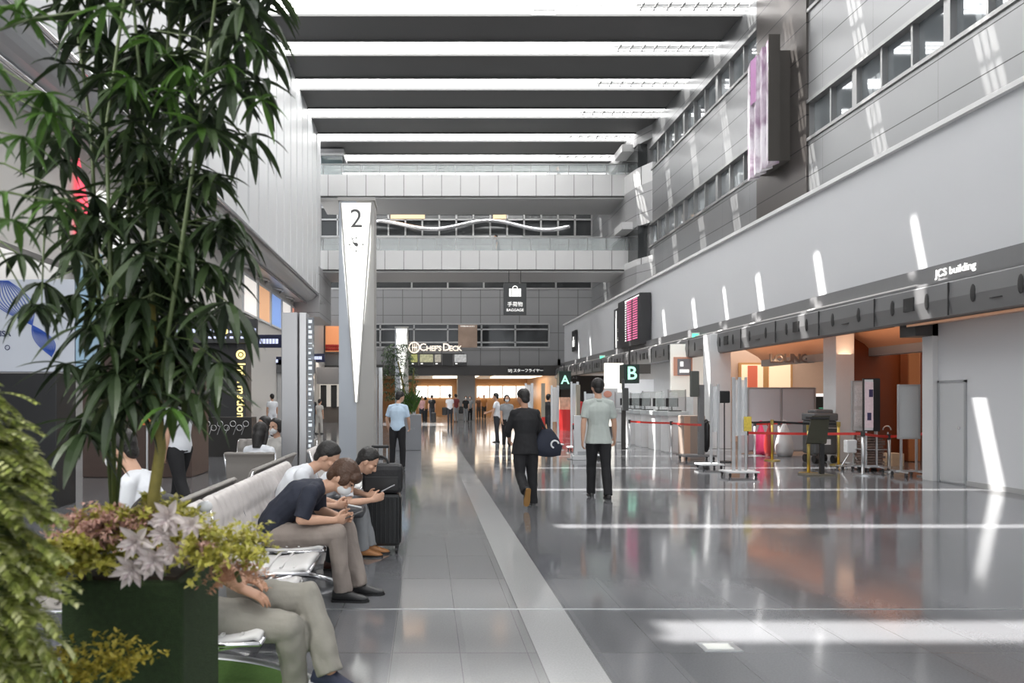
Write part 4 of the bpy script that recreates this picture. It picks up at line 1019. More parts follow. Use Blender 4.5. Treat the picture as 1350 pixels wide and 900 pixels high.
def person(label, loc, rz=0, H=1.72, pose=None, shirt=None, trousers=None, shoes=None, hair='short', hairm=None, mask=False, skin=None, sleeve=.6, vox=.008, group=None,
           fat=1.0, untuck=.0, skirt=False, wrinkle=.004, hands=True, belt_=False, solem=None, collar=None, glasses=False):
    CNT[0] += 1
    s = H / 1.72; P = dict(pelvis=(0, 0, .90), lean=(0.0, .02, .04), hp=0.1, hy=0.0, legs=((.05, .05, .04), (-.05, .05, .04)), arms=((.05, .14, .15, .0), (.05, .14, .15, 0)), ft=((0, 1, 0), (0, 1, 0)), j={}, curl=.6)
    P.update(pose or {})
    pv = Vector(P['pelvis']) * s; l0, l1, l2 = P['lean']
    sd = P.get('side', 0)
    def sp(a): return Vector((math.sin(sd), math.sin(a) * math.cos(sd), math.cos(a) * math.cos(sd)))
    mid = pv + sp(l0) * .16 * s; ch = mid + sp(l1) * .19 * s; nk = ch + sp(l2) * .15 * s
    hb = nk + sp(l2 + P['hp'] * .35) * .09 * s
    HM = ZR(P['hy']) @ Matrix.Rotation(-P['hp'], 4, 'X'); hd = hb + (HM.to_3x3() @ Vector((0, .022, .105))) * s
    J = dict(hipR=pv + Vector((.085, 0, -.02)) * s, hipL=pv + Vector((-.085, 0, -.02)) * s)
    for side, sg, (a, k, spl) in (('R', 1, P['legs'][0]), ('L', -1, P['legs'][1])):
        h = J['hip' + side]; kn = h + Vector((sg * spl, math.sin(a), -math.cos(a))).normalized() * .42 * s; an = kn + Vector((sg * spl * .3, math.sin(a - k), -math.cos(a - k))).normalized() * .40 * s
        J['kn' + side] = kn; J['an' + side] = an
    for side, sg, (u, out, f, inn) in (('R', 1, P['arms'][0]), ('L', -1, P['arms'][1])):
        shd = nk + Vector((sg * .165, 0, 0)) * s - sp(l2) * .045 * s; el = shd + Vector((sg * math.sin(out), math.sin(u) * math.cos(out), -math.cos(u) * math.cos(out))) * .275 * s
        wr = el + Vector((-sg * math.sin(inn), math.sin(f) * math.cos(inn), -math.cos(f) * math.cos(inn))) * .245 * s
        J['sh' + side] = shd; J['el' + side] = el; J['wr' + side] = wr
    for k_, v in P['j'].items(): J[k_] = Vector(v) * s
    # --- body
    mb = MB()
    def tor(mb, g, drop=.0, neck=True, hem=None):
        secs = [(pv - sp(l0) * (.06 + drop) * s, sp(l0), .150 * g * s, .105 * g * s), (pv + sp(l0) * .02 * s, sp(l0), .160 * g * s, .112 * g * s), (mid, sp((l0 + l1) / 2), .138 * g * s, .100 * g * s), (mid.lerp(ch, .6), sp(l1), .155 * g * s, .11 * g * s),
                (ch, sp(l2), .168 * g * s, .115 * g * s), (ch.lerp(nk, .45), sp(l2), .160 * g * s, .10 * g * s), (nk, sp(l2), .085 * g * s, .065 * g * s)]
        if hem: secs[0] = (pv - sp(l0) * (.06 + drop) * s, sp(l0), .150 * hem * s, .105 * hem * s)
        oval_loft(mb, secs)
        shr = .052 * g * s
        a, b = J['shR'], J['shL']; c = (a + b) / 2 + sp(l2) * .02 * s
        mb.tube([a, a.lerp(c, .5) + sp(l2) * .012 * s, c + sp(l2) * .015 * s, b.lerp(c, .5) + sp(l2) * .012 * s, b], [shr * 1.05, shr * 1.1, shr * 1.15, shr * 1.1, shr * 1.05], 12)
        mb.ell(a, shr * 1.12); mb.ell(b, shr * 1.12)
    tor(mb, .94 * fat)
    mb.tube([nk - sp(l2) * .03 * s, nk.lerp(hb, .5), hb + (hd - hb) * .35], [.060 * s, .052 * s, .052 * s], 14)
    M3 = HM.to_3x3(); s_keep = s; s = s * 1.08; hd = hd + Vector((0, 0, .006))
    def hp_(x, y, z): return hd + M3 @ Vector((x, y, z)) * s
    M4 = HM
    mb.ell(hp_(0, -.012, .03), (.074 * s, .092 * s, .084 * s), M4, 20, 14); mb.ell(hp_(0, .022, -.03), (.060 * s, .066 * s, .080 * s), M4, 18, 12); mb.ell(hp_(0, .045, -.085), (.032 * s, .030 * s, .022 * s), M4)
    mb.ell(hp_(0, -.03, -.02), (.062 * s, .062 * s, .07 * s), M4)
    mb.tube([hp_(0, .083, .012), hp_(0, .098, -.018), hp_(0, .104, -.033)], [.006 * s, .010 * s, .014 * s], 8); mb.ell(hp_(0, .096, -.035), (.018 * s, .014 * s, .010 * s), M4)
    mb.ell(hp_(0, .078, -.062), (.026 * s, .014 * s, .006 * s), M4); mb.ell(hp_(0, .077, -.072), (.022 * s, .013 * s, .006 * s), M4)
    for sg in (-1, 1):
        mb.ell(hp_(sg * .076, -.008, -.01), (.010 * s, .020 * s, .032 * s), M4); mb.ell(hp_(sg * .032, .076, .026), (.024 * s, .010 * s, .007 * s), M4); mb.ell(hp_(sg * .045, .055, -.02), (.022 * s, .02 * s, .018 * s), M4)
    s = s_keep
    for side, sg in (('R', 1), ('L', -1)):
        limb(mb, [J['sh' + side], J['el' + side], J['wr' + side]], [(.048 * s, .046 * s, .038 * s), (.037 * s, .038 * s, .024 * s)])
        dv = (J['wr' + side] - J['el' + side]).normalized(); d2 = Vector(P.get('hd' + side, dv + Vector((0, .08, 0)))).normalized()
        if hands: hand(mb, J['wr' + side], d2, P.get('palm' + side, (-sg, .0, -.2)), P.get('thumb' + side, (0, 1, .2)), s, P['curl'])
        else: mb.ell(J['wr' + side] + dv * .07 * s, .034 * s)
        limb(mb, [J['hip' + side], J['kn' + side], J['an' + side]], [(.080 * s * fat, .078 * s * fat, .050 * s), (.050 * s, .054 * s, .034 * s)])
    root = remesh(mb, 'person', skin or M_skin, None, vox, 3)
    s = s_keep * 1.08
    # --- hair
    long_ = hair in ('long', 'bob')
    def hf(d):
        f = d.y * .8 - d.z * .55
        k = 1.0 if f < .22 else max(.80, 1 - (f - .22) * 1.1)
        if d.z < -.35 and d.y > -.25 and not long_: k = min(k, .86)
        q = noise.noise(Vector((d.x * 3.2 + CNT[0], d.y * 3.2, d.z * 3.2))) * .05
        return d * (k + q)
    hmb = MB(); hmb.ell(hp_(0, -.016, .030), (.086 * s, .104 * s, .100 * s), M4, 28, 20, hf)
    if not long_: hmb.ell(hp_(0, -.060, -.030), (.064 * s, .042 * s, .062 * s), M4, 20, 12)
    if hair == 'top': hmb.ell(hp_(0, .02, .08), (.07 * s, .075 * s, .05 * s), M4)
    if hair == 'fringe':
        hmb.ell(hp_(0, .058, .06), (.074 * s, .045 * s, .045 * s), M4)
        for sg in (-1, 1): hmb.ell(hp_(sg * .07, .015, .01), (.018 * s, .045 * s, .05 * s), M4)
        hmb.ell(hp_(0, -.07, -.02), (.066 * s, .045 * s, .07 * s), M4)
    if long_:
        L_ = -.20 if hair == 'long' else -.09
        hmb.tube([hp_(0, -.03, .02), hp_(0, -.055, -.05), hp_(0, -.07, L_)], [.075 * s, .080 * s, .05 * s], 14)
        for sg in (-1, 1): hmb.tube([hp_(sg * .07, .0, .04), hp_(sg * .078, .0, -.04), hp_(sg * .07, -.01, L_ * .8)], [.026 * s, .030 * s, .02 * s], 8)
    remesh(hmb, 'hair', hairm or M_hairb, root, max(.006, vox), 2)
    if vox < .015:
        for sg in (-1, 1): MB().ell(hp_(sg * .031, .079, .010), (.011 * s, .006 * s, .0065 * s), M4).build('eye', M_eye, root, True)
    if mask:
        mm = MB(); mm.ell(hp_(0, .045, -.048), (.060 * s, .064 * s, .052 * s), M4, 18, 12)
        for sg in (-1, 1): mm.tube([hp_(sg * .055, .05, -.03), hp_(sg * .074, .01, -.0)], .0025, 5)
        mm.build('face_mask', M_mask, root, True)
    s = s_keep
    # --- trousers / skirt
    if trousers:
        tm = MB(); g = 1.10 * fat
        oval_loft(tm, [(pv - sp(l0) * .05 * s, sp(l0), .146 * g * s, .108 * g * s), (pv + sp(l0) * .03 * s, sp(l0), .146 * g * s, .106 * g * s), (pv + sp(l0) * .10 * s, sp(l0), .130 * g * s, .096 * g * s)])
        for side in 'RL':
            h, k, a = J['hip' + side], J['kn' + side], J['an' + side]
            dd = (a - k).normalized()
            hr_ = .084 if untuck else .094
            tm.ell(h, hr_ * g * s); tm.tube([h, h.lerp(k, .35), h.lerp(k, .75), k], [hr_ * g * s, .086 * g * s, .070 * g * s, .064 * g * s], 14); tm.ell(k, .065 * g * s)
            if skirt: continue
            tm.tube([k, k.lerp(a, .4), k.lerp(a, .8), a + dd * .015 * s], [.064 * g * s, .062 * g * s, .057 * g * s, .058 * g * s], 14)
        remesh(tm, 'trousers', trousers, root, vox * 1.2, 5, wrinkle * 1.3, 9, CNT[0])
    # --- shirt
    if shirt:
        sm = MB(); tor(sm, 1.09 * fat, untuck, hem=1.34 * fat if untuck else None)
        for side in 'RL':
            a, e, w = J['sh' + side], J['el' + side], J['wr' + side]
            if sleeve <= 1: p = a.lerp(e, sleeve); sm.tube([a, a.lerp(p, .5), p], [.064 * s, .064 * s, .060 * s], 14)
            else: sm.tube([a, a.lerp(e, .5), e], [.063 * s, .058 * s, .052 * s], 14); sm.ell(e, .052 * s); sm.tube([e, e.lerp(w, .5), e.lerp(w, sleeve - 1)], [.050 * s, .046 * s, .038 * s], 14)
        if collar: pass
        remesh(sm, 'shirt', shirt, root, vox * 1.2, 4, wrinkle, 10, CNT[0] + 3)
        if collar:
            cm = MB(); cm.tube([nk - sp(l2) * .015 * s, nk + sp(l2) * .03 * s], [.078 * s, .064 * s], 16); cm.build('collar', shirt, root, True)
    if belt_:
        bm_ = MB(); oval_loft(bm_, [(pv + sp(l0) * .085 * s, sp(l0), .162 * fat * s, .122 * fat * s), (pv + sp(l0) * .118 * s, sp(l0), .158 * fat * s, .118 * fat * s)]); bm_.build('belt', M_black, root, True)
    if shoes:
        for i, side in enumerate('RL'):
            shoe(root, J['an' + side] - Vector((0, 0, .0)), P['ft'][i], s, shoes, solem or M_black)
    root.location = loc; root.rotation_euler = (0, 0, rz); tag(root, label, 'person', group)
    root['_'] = 1; del root['_']
    root_j = {k: Matrix.Translation(loc) @ ZR(rz) @ v for k, v in J.items()}
    root_j['hd'] = Matrix.Translation(loc) @ ZR(rz) @ hd; root_j['nk'] = Matrix.Translation(loc) @ ZR(rz) @ nk
    return root, root_j
def cloth(name, col, r=.8): return mat(name, col, r, var=.12, vscale=6, bump=.15, bscale=60)
C_blk = cloth('black cloth', (.012, .012, .014)); C_navy = cloth('navy cloth', (.018, .022, .038)); C_whi = cloth('white cloth', (.72, .74, .78)); C_sage = cloth('pale sage cloth', (.44, .48, .45)); C_blue = cloth('pale blue cloth', (.52, .66, .80))
C_char = cloth('charcoal cloth', (.035, .037, .045)); C_taupe = cloth('taupe cloth', (.26, .22, .195)); C_khaki = cloth('stone cloth', (.275, .26, .225)); C_gry = cloth('mid grey cloth', (.28, .29, .30)); C_red = cloth('red cloth', (.45, .04, .04)); C_pink = cloth('pink cloth', (.62, .36, .36)); C_org = cloth('orange brown cloth', (.42, .20, .07))
M_shb = mat('black shoe leather', (.015, .015, .016), .4); M_brn = mat('brown shoe leather', (.10, .035, .025), .4); M_tan = mat('tan sandal leather', (.42, .19, .07), .45); M_nvs = mat('navy canvas', (.02, .026, .055), .6); M_whs = mat('white rubber', (.7, .7, .7), .5)

# walking men
D = DG(655); person('man in a pale sage short sleeved shirt and black trousers walking away', (PX(789, D), D, .0), 0.0, 1.76,
    dict(pelvis=(0, 0, .88), lean=(.02, .0, .05), hp=.12, legs=((-.16, .14, .01), (.22, .16, -.01)), arms=((.12, .26, .35, -.12), (-.12, .20, .05, -.04)), curl=.7), C_sage, C_blk, M_shb, 'short', sleeve=.75, vox=.0075, untuck=.05, belt_=False, collar=True, hairm=M_hairb)
D = DG(665); pr, pj = person('man in black clothes with a dark tote bag on his right shoulder walking away', (PX(693, D), D, .0), .1, 1.60,
    dict(pelvis=(0, 0, .88), lean=(.04, .06, .16), hp=.2, hy=.35, legs=((.0, .04, .03), (-.12, .95, .03)), ft=((.1, 1, 0), (-.05, .3, -1)), arms=((.1, .22, 1.1, .25), (.25, .28, .9, .25)), curl=.8), C_blk, C_blk, M_shb, 'short', skin=M_skin2, sleeve=1.5, vox=.0075, fat=1.08, untuck=.08, solem=mat('ochre sole', (.32, .17, .05), .6), wrinkle=.007)
s = pj['shR']; t = thing('tote_bag', 'dark navy tote bag with a white loop mark carried by the man in black', 'bag', (s.x + .09, s.y - .02, 0.0))
mb = MB(); rings = []
for z, w, d_ in ((.78, .06, .04), (.80, .17, .07), (.92, .19, .08), (1.02, .16, .07), (1.12, .10, .05), (1.17, .06, .03)):
    rings.append([Vector((.05 * (1.1 - z) + .05 + w * math.cos(a), -.05 + d_ * math.sin(a), z * .98 - .08 - .03)) for a in [2 * PI * k / 16 for k in range(16)]])
mb.loft(rings); mb.build('bag_body', C_navy, t, True)
zs = s.z; MB().tube([(.02, -.10, 1.03), (-.05, -.06, zs - .05), (-.07, 0.0, zs + .05), (-.04, .07, zs - .02), (.02, .02, 1.03)], .012, 6).build('strap', C_blk, t)
MB().torus((.14, -.135, .83), .05, .012, 1, 16, 6, .2, 4.4).build('white_mark', M_white, t)
D = DG(617); person('man in a pale blue shirt and black trousers standing by the planter', (PX(524, D), D, 0), -.25, 1.62,
    dict(pelvis=(0, 0, .89), lean=(.0, .1, .2), hp=.35, hy=-.5, legs=((.05, .08, .06), (-.02, .02, .06)), arms=((.2, .22, .7, .1), (.0, .35, .3, .1)), curl=.7), C_blue, C_blk, M_shb, vox=.010, sleeve=.8, collar=True)
D = DG(588); person('woman with a white mask and grey top walking towards the camera', (PX(668, D), D, 0), PI, 1.55,
    dict(legs=((.12, .1, .02), (-.1, .1, .02)), arms=((.1, .1, .3, .1), (-.1, .1, .1, .0))), C_gry, C_blk, M_shb, 'bob', mask=True, vox=.012)
D = DG(583); person('person in a white shirt behind the masked woman', (PX(655, D), D, 0), 1.2, 1.62, dict(arms=((.6, .1, 1.2, .1), (.2, .2, .3, 0))), C_whi, C_char, M_shb, vox=.015)
D = DG(581); person('man in a black shirt leaning forward by the stands', (PX(720, D), D, 0), -.6, 1.62, dict(lean=(.25, .3, .35), arms=((.7, .1, 1.0, 0), (.6, .1, 1.1, 0))), C_blk, C_char, M_shb, vox=.015)
D = DG(576); person('person in a pale blue shirt bending by the partition stands', (PX(699, D), D, 0), 1.1, 1.66, dict(lean=(.3, .35, .4), arms=((.9, .1, 1.3, 0), (.6, .1, 1.1, 0))), C_blue, C_gry, M_shb, vox=.015)
for (px, yb, H, rz, sh, tr, lab, hr) in ((545, 557, 1.55, 2.6, C_whi, C_gry, 'person in a long white top standing at the far left of the shop front', 'bob'), (556, 556, 1.6, 3.0, C_pink, C_char, 'person in a pink top standing in the far shop queue', 'short'),
        (561, 555, 1.55, .4, C_org, C_char, 'person with a brown top in the far shop queue', 'bob'), (569.5, 557, 1.66, .2, C_blk, C_char, 'person in black standing with a dark suitcase in the distance', 'short'),
        (593, 559, 1.7, .1, C_whi, C_char, 'man in a white shirt walking away with a dark bag in the distance', 'short'), (601, 556, 1.72, .2, cloth('maroon cloth', (.16, .03, .03)), C_gry, 'person in a maroon top beside the distant man in white', 'short'),
        (614, 555.5, 1.6, PI, C_blk, C_gry, 'woman with a black bag standing at the far grey column', 'bob'), (619.5, 555, 1.6, PI, C_gry, C_blk, 'woman in a grey top at the right of the far grey column', 'bob'),
        (638, 552, 1.7, PI, C_org, C_char, 'shop assistant in an orange brown top inside the far shop', 'short'), (631, 551.5, 1.6, PI, cloth('dark brown cloth', (.06, .03, .02)), C_char, 'person in dark brown clothes inside the far shop', 'short'),
        (421, 572, 1.42, -.5, cloth('pale grey dress', (.5, .48, .45)), cloth('pale grey dress', (.5, .48, .45)), 'small person in a pale grey dress walking right of the sign pylon', 'short'),
        (412, 563, 1.55, .3, C_blk, C_char, 'dark clothed person behind the one in the grey dress', 'short'), (359, 575, 1.62, .5, C_whi, C_whi, 'person in a white top standing far left of the sign pylon', 'short')):
    D = DG(yb); r_, j_ = person(lab, (PX(px, D), D, 0), rz, H, dict(legs=((.12, .1, .02), (-.12, .12, .02))), sh, tr, M_shb, hr, vox=.02, hands=False, wrinkle=0, mask=(px in (614, 619.5)))
    if px in (569.5, 593, 614):
        b = MB(); b.box(-.14, .14, -.1, .1, 0, .45 if px != 569.5 else .6).build('handbag' if px != 569.5 else 'suitcase', M_black, None, bevel=.05); o = C.objects[-1]
        o.location = (PX(px, D) + (-.3 if px != 569.5 else .1), D - .35 if px == 569.5 else D, .02 if px == 569.5 else .5); tag(o, {569.5: 'dark suitcase standing before the distant person in black', 593: 'dark bag hanging beside the distant walking man in white', 614: 'black bag at the side of the woman by the far column'}[px], 'suitcase' if px == 569.5 else 'bag')
# counter staff in red
for (px, H, lab, D) in ((741, 1.5, 'staff member in a red top left of the letter A stands', 33), (762, 1.62, 'staff member in a red top behind the display below letter A', 27)):
    person(lab, (PX(px, D), D, 0), PI, H, dict(), C_red, C_char, M_shb, 'bob', vox=.02, hands=False, wrinkle=0)
# people up on the footbridges
person('small dark figure standing on the upper footbridge', (PX(733, 37.3), 36.5, 12.36), 1.5, 1.5, dict(), C_char, C_char, M_shb, vox=.02, hands=False, wrinkle=0)
person('dark figure leaning at the railing of the lower footbridge', (PX(656, 36.5), 35.8, 8.56), 1.5, 1.5, dict(lean=(.2, .3, .3)), C_char, C_char, M_shb, vox=.02, hands=False, wrinkle=0)

# seated people. local +y is where they face
def seat_pose(fx, **k):
    d = dict(pelvis=(0, 0, .47), lean=(.3, .65, .95), hp=.9, legs=((1.5, 1.55, .05), (1.5, 1.55, .05))); d.update(k); return d
FX = -PI / 2   # face +X
# brown haired man in the navy shirt
pr, pj = person('man with brown hair, navy shirt and taupe trousers bent over on the seats', (-1.10, 5.0, 0), FX, 1.72, seat_pose(0, pelvis=(0, -.04, .475), lean=(.50, .88, 1.15), hp=.8, hy=-.15,
    j=dict(knR=(.13, .46, .475), knL=(-.10, .50, .48), anR=(.12, .50, .085), anL=(-.05, .60, .085), elR=(.21, .22, .60), elL=(-.20, .28, .60), wrR=(.10, .44, .575), wrL=(-.04, .47, .575)), ft=((.05, 1, 0), (.0, 1, 0)),
    hdR=(-.6, .8, 0), hdL=(.5, .9, .05), palmR=(-.3, 0, 1), palmL=(.3, 0, 1), thumbR=(0, .5, 1), thumbL=(0, .5, 1), curl=.75), C_navy, C_taupe, M_shb, 'fringe', M_hairbr, True, sleeve=.95, vox=.0055, untuck=.10, wrinkle=.010)
tag(MB().box(-.035, .035, -.004, .004, -.07, .07).build('smartphone', M_black, bevel=.004), 'black smartphone in the hands of the man in the navy shirt', 'phone'); o = C.objects[-1]; o.location = (-1.10 + .575, 4.97, .605); o.rotation_euler = (1.2, 0, PI / 2)
# white shirt man
person('man with short black hair, white shirt and dark trousers bent over on the seats', (-1.20, 5.72, 0), FX, 1.66, seat_pose(0, pelvis=(0, -.02, .46), lean=(.25, .50, .85), hp=.7,
    j=dict(knR=(.12, .46, .475), knL=(-.10, .46, .48), anR=(.08, .52, .085), anL=(-.06, .42, .085), elR=(.21, .26, .60), elL=(-.20, .28, .60), wrR=(.06, .46, .58), wrL=(-.04, .47, .58)), curl=.7, ft=((.05, 1, 0), (.0, 1, 0)),
    hdR=(-.5, .9, 0), hdL=(.5, .9, .05), palmR=(-.3, 0, 1), palmL=(.3, 0, 1), thumbR=(0, .5, 1), thumbL=(0, .5, 1)), C_whi, C_char, M_brn, 'short', M_hairb, skin=M_skin, sleeve=.9, vox=.0065, untuck=.02, wrinkle=.006)
# phone man
person('man in a white shirt and tan sandals holding up a phone on the seats', (-1.02, 6.34, 0), FX, 1.64, seat_pose(0, pelvis=(0, -.02, .475), lean=(.5, .85, 1.1), hp=.65,
    j=dict(knR=(.12, .44, .475), knL=(-.10, .44, .48), anR=(.08, .46, .085), anL=(-.06, .52, .085), elR=(.26, .34, .54), elL=(-.20, .30, .60), wrR=(.18, .56, .56), wrL=(.0, .50, .58)), curl=.9, ft=((.05, 1, 0), (.0, 1, 0)),
    hdR=(-.2, .9, .3), hdL=(.5, .9, .05), palmR=(-.8, 0, .6), palmL=(.3, 0, 1), thumbR=(0, .2, 1), thumbL=(0, .5, 1)), C_whi, C_gry, M_tan, 'short', M_hairb, skin=M_skin, sleeve=.8, vox=.0065, untuck=.02, wrinkle=.006)
tag(MB().box(-.035, .035, -.004, .004, -.07, .07).build('smartphone', mat('silver phone', (.5, .5, .52), .25, .5), bevel=.004), 'silver smartphone in the raised hand of the man in sandals', 'phone'); o = C.objects[-1]; o.location = (-1.0 + .655, 6.14, .64); o.rotation_euler = (1.1, .2, PI / 2)
# leg crossed man, torso hidden by the planter
person('man in stone coloured trousers and navy shoes with crossed legs behind the planter', (-1.05, 3.22, 0), FX, 1.72, dict(pelvis=(0, .0, .475), lean=(-.35, -.3, -.1), hp=.3, side=.9,
    j=dict(knR=(.08, .42, .40), anR=(.02, .44, .085), knL=(-.06, .475, .50), anL=(.05, .60, .19), elR=(.30, .02, .80), elL=(.0, -.02, .72), wrR=(.13, .21, .59), wrL=(-.02, .17, .60)), ft=((.05, 1, 0), (.10, .95, -.22)),
    hdR=(-.1, .8, -.35), hdL=(.3, .9, -.1), palmR=(0, -.3, -1), palmL=(0, 0, -1), thumbR=(-1, .3, 0), thumbL=(1, .3, 0), curl=.4), C_gry, C_khaki, M_nvs, 'short', M_hairb, skin=M_skin2, sleeve=.6, vox=.0055, solem=M_whs, wrinkle=.011)
# masked man facing left on the other row
person('man with black hair, white mask and striped white shirt seated facing left', (-1.74, 4.35, 0), PI / 2, 1.70, seat_pose(0, pelvis=(0, .05, .475), lean=(.0, .10, .3), hp=.45), C_whi, C_char, M_shb, 'short', M_hairb, True, vox=.008, untuck=.02)
# the seated women
person('woman with long black hair and white top seated with her back to the camera', (PX(341, 8.0), 8.0, 0), -.3, 1.55, seat_pose(0, lean=(.0, .02, .05), hp=.15), C_whi, C_char, M_shb, 'long', M_hairb, vox=.009, sleeve=.8)
person('woman with dark hair and white mask seated facing the camera by the sign pylon', (PX(366, 9.6), 9.6, 0), 2.6, 1.55, seat_pose(0, lean=(.0, .02, .05), hp=.1), cloth('off white knit', (.6, .58, .55)), C_char, M_shb, 'bob', M_hairb, True, vox=.010, sleeve=.8)
person('dark haired person seated between the two women in white tops', (PX(352, 9.9), 9.9, 0), 2.2, 1.58, seat_pose(0, lean=(.0, .02, .05), hp=.1), C_gry, C_char, M_shb, 'bob', M_hairb, vox=.012, sleeve=.8)
bench('short seat row under the two women in white tops', [0], [0], M_vin_shade, (PX(341, 8.0), 8.1, .0), PI / 2, group=None)
bench('short seat row beside the sign pylon facing the camera', [-.3, .3], [0], M_vin_shade, (PX(360, 9.8), 9.6, .0), -PI / 2, group=None)
# standing person behind the tree
person('person in a white top and loose black trousers standing behind the tall potted tree', (PX(236, 8.3), 8.3, 0), 1.1, 1.62, dict(legs=((.28, .15, .02), (-.3, .15, .02)), arms=((.2, .15, .5, .1), (-.1, .15, .2, 0))), C_whi, C_blk, M_shb, 'bob', vox=.010, fat=1.1)
# ================================================================== PLANTS
random.seed(11)
R = random.uniform
def leaf(mb, p, d, up, L, W, droop=.5, seg=5, fold=.25):
    """a lance shaped blade, bending down along its length"""
    d = Vector(d).normalized(); up = Vector(up); side = d.cross(up)
    if side.length < 1e-3: side = d.orthogonal()
    side.normalize(); p = Vector(p); vs = []; cur = p.copy(); dd = d.copy()
    for i in range(seg + 1):
        u = i / seg; w = W * .5 * (math.sin(PI * min(1, u * .92 + .08)) ** .8) * (1 - u * .25); w = max(w, .0008)
        n = side.cross(dd).normalized()
        vs += [cur - side * w + n * w * fold, cur - n * w * fold * .6, cur + side * w + n * w * fold]
        dd = (dd + Vector((0, 0, -droop / seg))).normalized(); cur = cur + dd * L / seg
    fs = []
    for i in range(seg):
        a = i * 3; fs += [(a, a + 1, a + 4, a + 3), (a + 1, a + 2, a + 5, a + 4)]
    mb.add(vs, fs)
def leaf_mat(name, cols, rough=.4, tr=.25):
    m = mat(name, cols[0], rough, island=cols); b = m.node_tree.nodes['Principled BSDF']
    nt = m.node_tree; out = [n for n in nt.nodes if n.type == 'OUTPUT_MATERIAL'][0]
    t = nt.nodes.new('ShaderNodeBsdfTranslucent'); mx = nt.nodes.new('ShaderNodeMixShader'); mx.inputs[0].default_value = tr
    src = b.inputs['Base Color'].links[0].from_socket; nt.links.new(src, t.inputs['Color'])
    nt.links.new(b.outputs[0], mx.inputs[1]); nt.links.new(t.outputs[0], mx.inputs[2]); nt.links.new(mx.outputs[0], out.inputs['Surface'])
    return m
L_dark = leaf_mat('dark tree leaves', [(.012, .022, .010), (.03, .05, .02), (.045, .075, .025), (.02, .032, .018)], .38, .12)
L_brt = leaf_mat('bright tree leaves', [(.05, .11, .02), (.08, .17, .03), (.04, .08, .025)], .35, .35)  # brighter green for lit leaves, the light is put into the colour
L_yel = leaf_mat('yellow green sprigs', [(.42, .42, .06), (.58, .52, .12), (.36, .36, .05), (.62, .56, .24)], .55, .3)
L_hed = leaf_mat('pale hedge leaves', [(.30, .36, .08), (.52, .56, .18), (.70, .70, .40), (.20, .25, .06), (.42, .47, .12), (.10, .12, .03)], .5, .3)
L_pnk = leaf_mat('dusty pink plumes', [(.50, .28, .24), (.62, .40, .35), (.42, .26, .18)], .6, .25)
L_sta = leaf_mat('pale mauve leaves', [(.60, .52, .51), (.70, .64, .62), (.48, .39, .40)], .5, .2)
L_cor = leaf_mat('coral plumes', [(.58, .30, .18), (.66, .40, .28)], .6, .25)
M_bark = mat('green yellow bark', (.20, .17, .04), .6, var=.4, vscale=30); M_cane = mat('green canes', (.07, .10, .03), .5)
PD = 2.05
def W(px, py, D=PD): return Vector((PX(px, D), D, PZ(py, D)))
# planter box
t = thing('planter_box', 'square dark green planter box covered in artificial turf', 'planter', (-.87, 1.95, 0))
w = .175; zt = PZ(768, 1.95)
MB().box(-w, w, 0, .34, 0, zt).build('box', mat('dark turf', (.022, .045, .012), .9, var=.45, vscale=60, bump=.9, bscale=260), t, bevel=.008)
MB().box(-w + .03, w - .03, .03, .31, zt, zt + .01).build('soil', mat('soil', (.03, .02, .012), .9), t)
tag(MB().tube([(-1.32, 2.72, 0), (-1.32, 2.72, .03)], [1.02, 1.02], 64).build('turf_island', mat('green turf', (.10, .20, .04), .9, var=.3, vscale=80, bump=.6, bscale=250)), 'low round green turf island around the planter', 'turf')
tag(MB().torus((-1.32, 2.72, .02), 1.04, .03, 2, 72, 10).build('island_rim', M_alu, None, True), 'silver rim around the low green turf island', 'rim')
# the tall tree
tree = thing('potted_tree', 'tall many stemmed tree with drooping dark green leaves in the turf planter', 'tree', W(205, 700, 2.12))
tl = tree.location
def rel(v): return Vector(v) - tl
MB().tube([rel(W(196, 740, 2.12)), rel(W(203, 650, 2.12)), rel(W(212, 590, 2.12)), rel(W(206, 520, 2.12)), rel(W(200, 400, 2.12))], [.021, .018, .017, .014, .010], 12).build('trunk', M_bark, tree, True)
canes = []
for (a, b_, c_, dz) in ((150, 140, 165, 0), (135, 120, 95, .1), (205, 190, 175, .05), (200, 232, 240, .1), (215, 262, 285, -.05), (190, 215, 225, .15), (215, 250, 330, .12), (170, 170, 205, .2)):
    D = 2.12 + dz
    pts = [W(150 if a < 180 else 205, 700 if a < 180 else 560, 2.12), W(a, 480, D), W((a + b_) / 2, 330, D), W(b_, 170, D), W(c_, -10, D), W(c_ + 5, -120, D)]
    canes.append(pts); MB().tube([rel(p) for p in pts], [.008, .007, .007, .006, .005, .004], 8).build('stem', M_cane, tree, True)
lm = MB(); tw = MB()
def whorl(mb, p, n, L, spread=1.0, base=Vector((0, 0, 1)), W_=None, droop=.9):
    a0 = R(0, 6.28)
    for k in range(n):
        a = a0 + 2 * PI * k / n + R(-.3, .3); e = R(-.75, .25) * spread
        d = Vector((math.cos(a), math.sin(a), e)); leaf(mb, rel(p), d, Vector((0, 0, 1)), L * R(.7, 1.15), (W_ or L * .185) * R(.8, 1.2), droop * R(.5, 1.5))
def along(pts, u):
    u *= len(pts) - 1; i = min(int(u), len(pts) - 2); return pts[i].lerp(pts[i + 1], u - i)
random.seed(21)
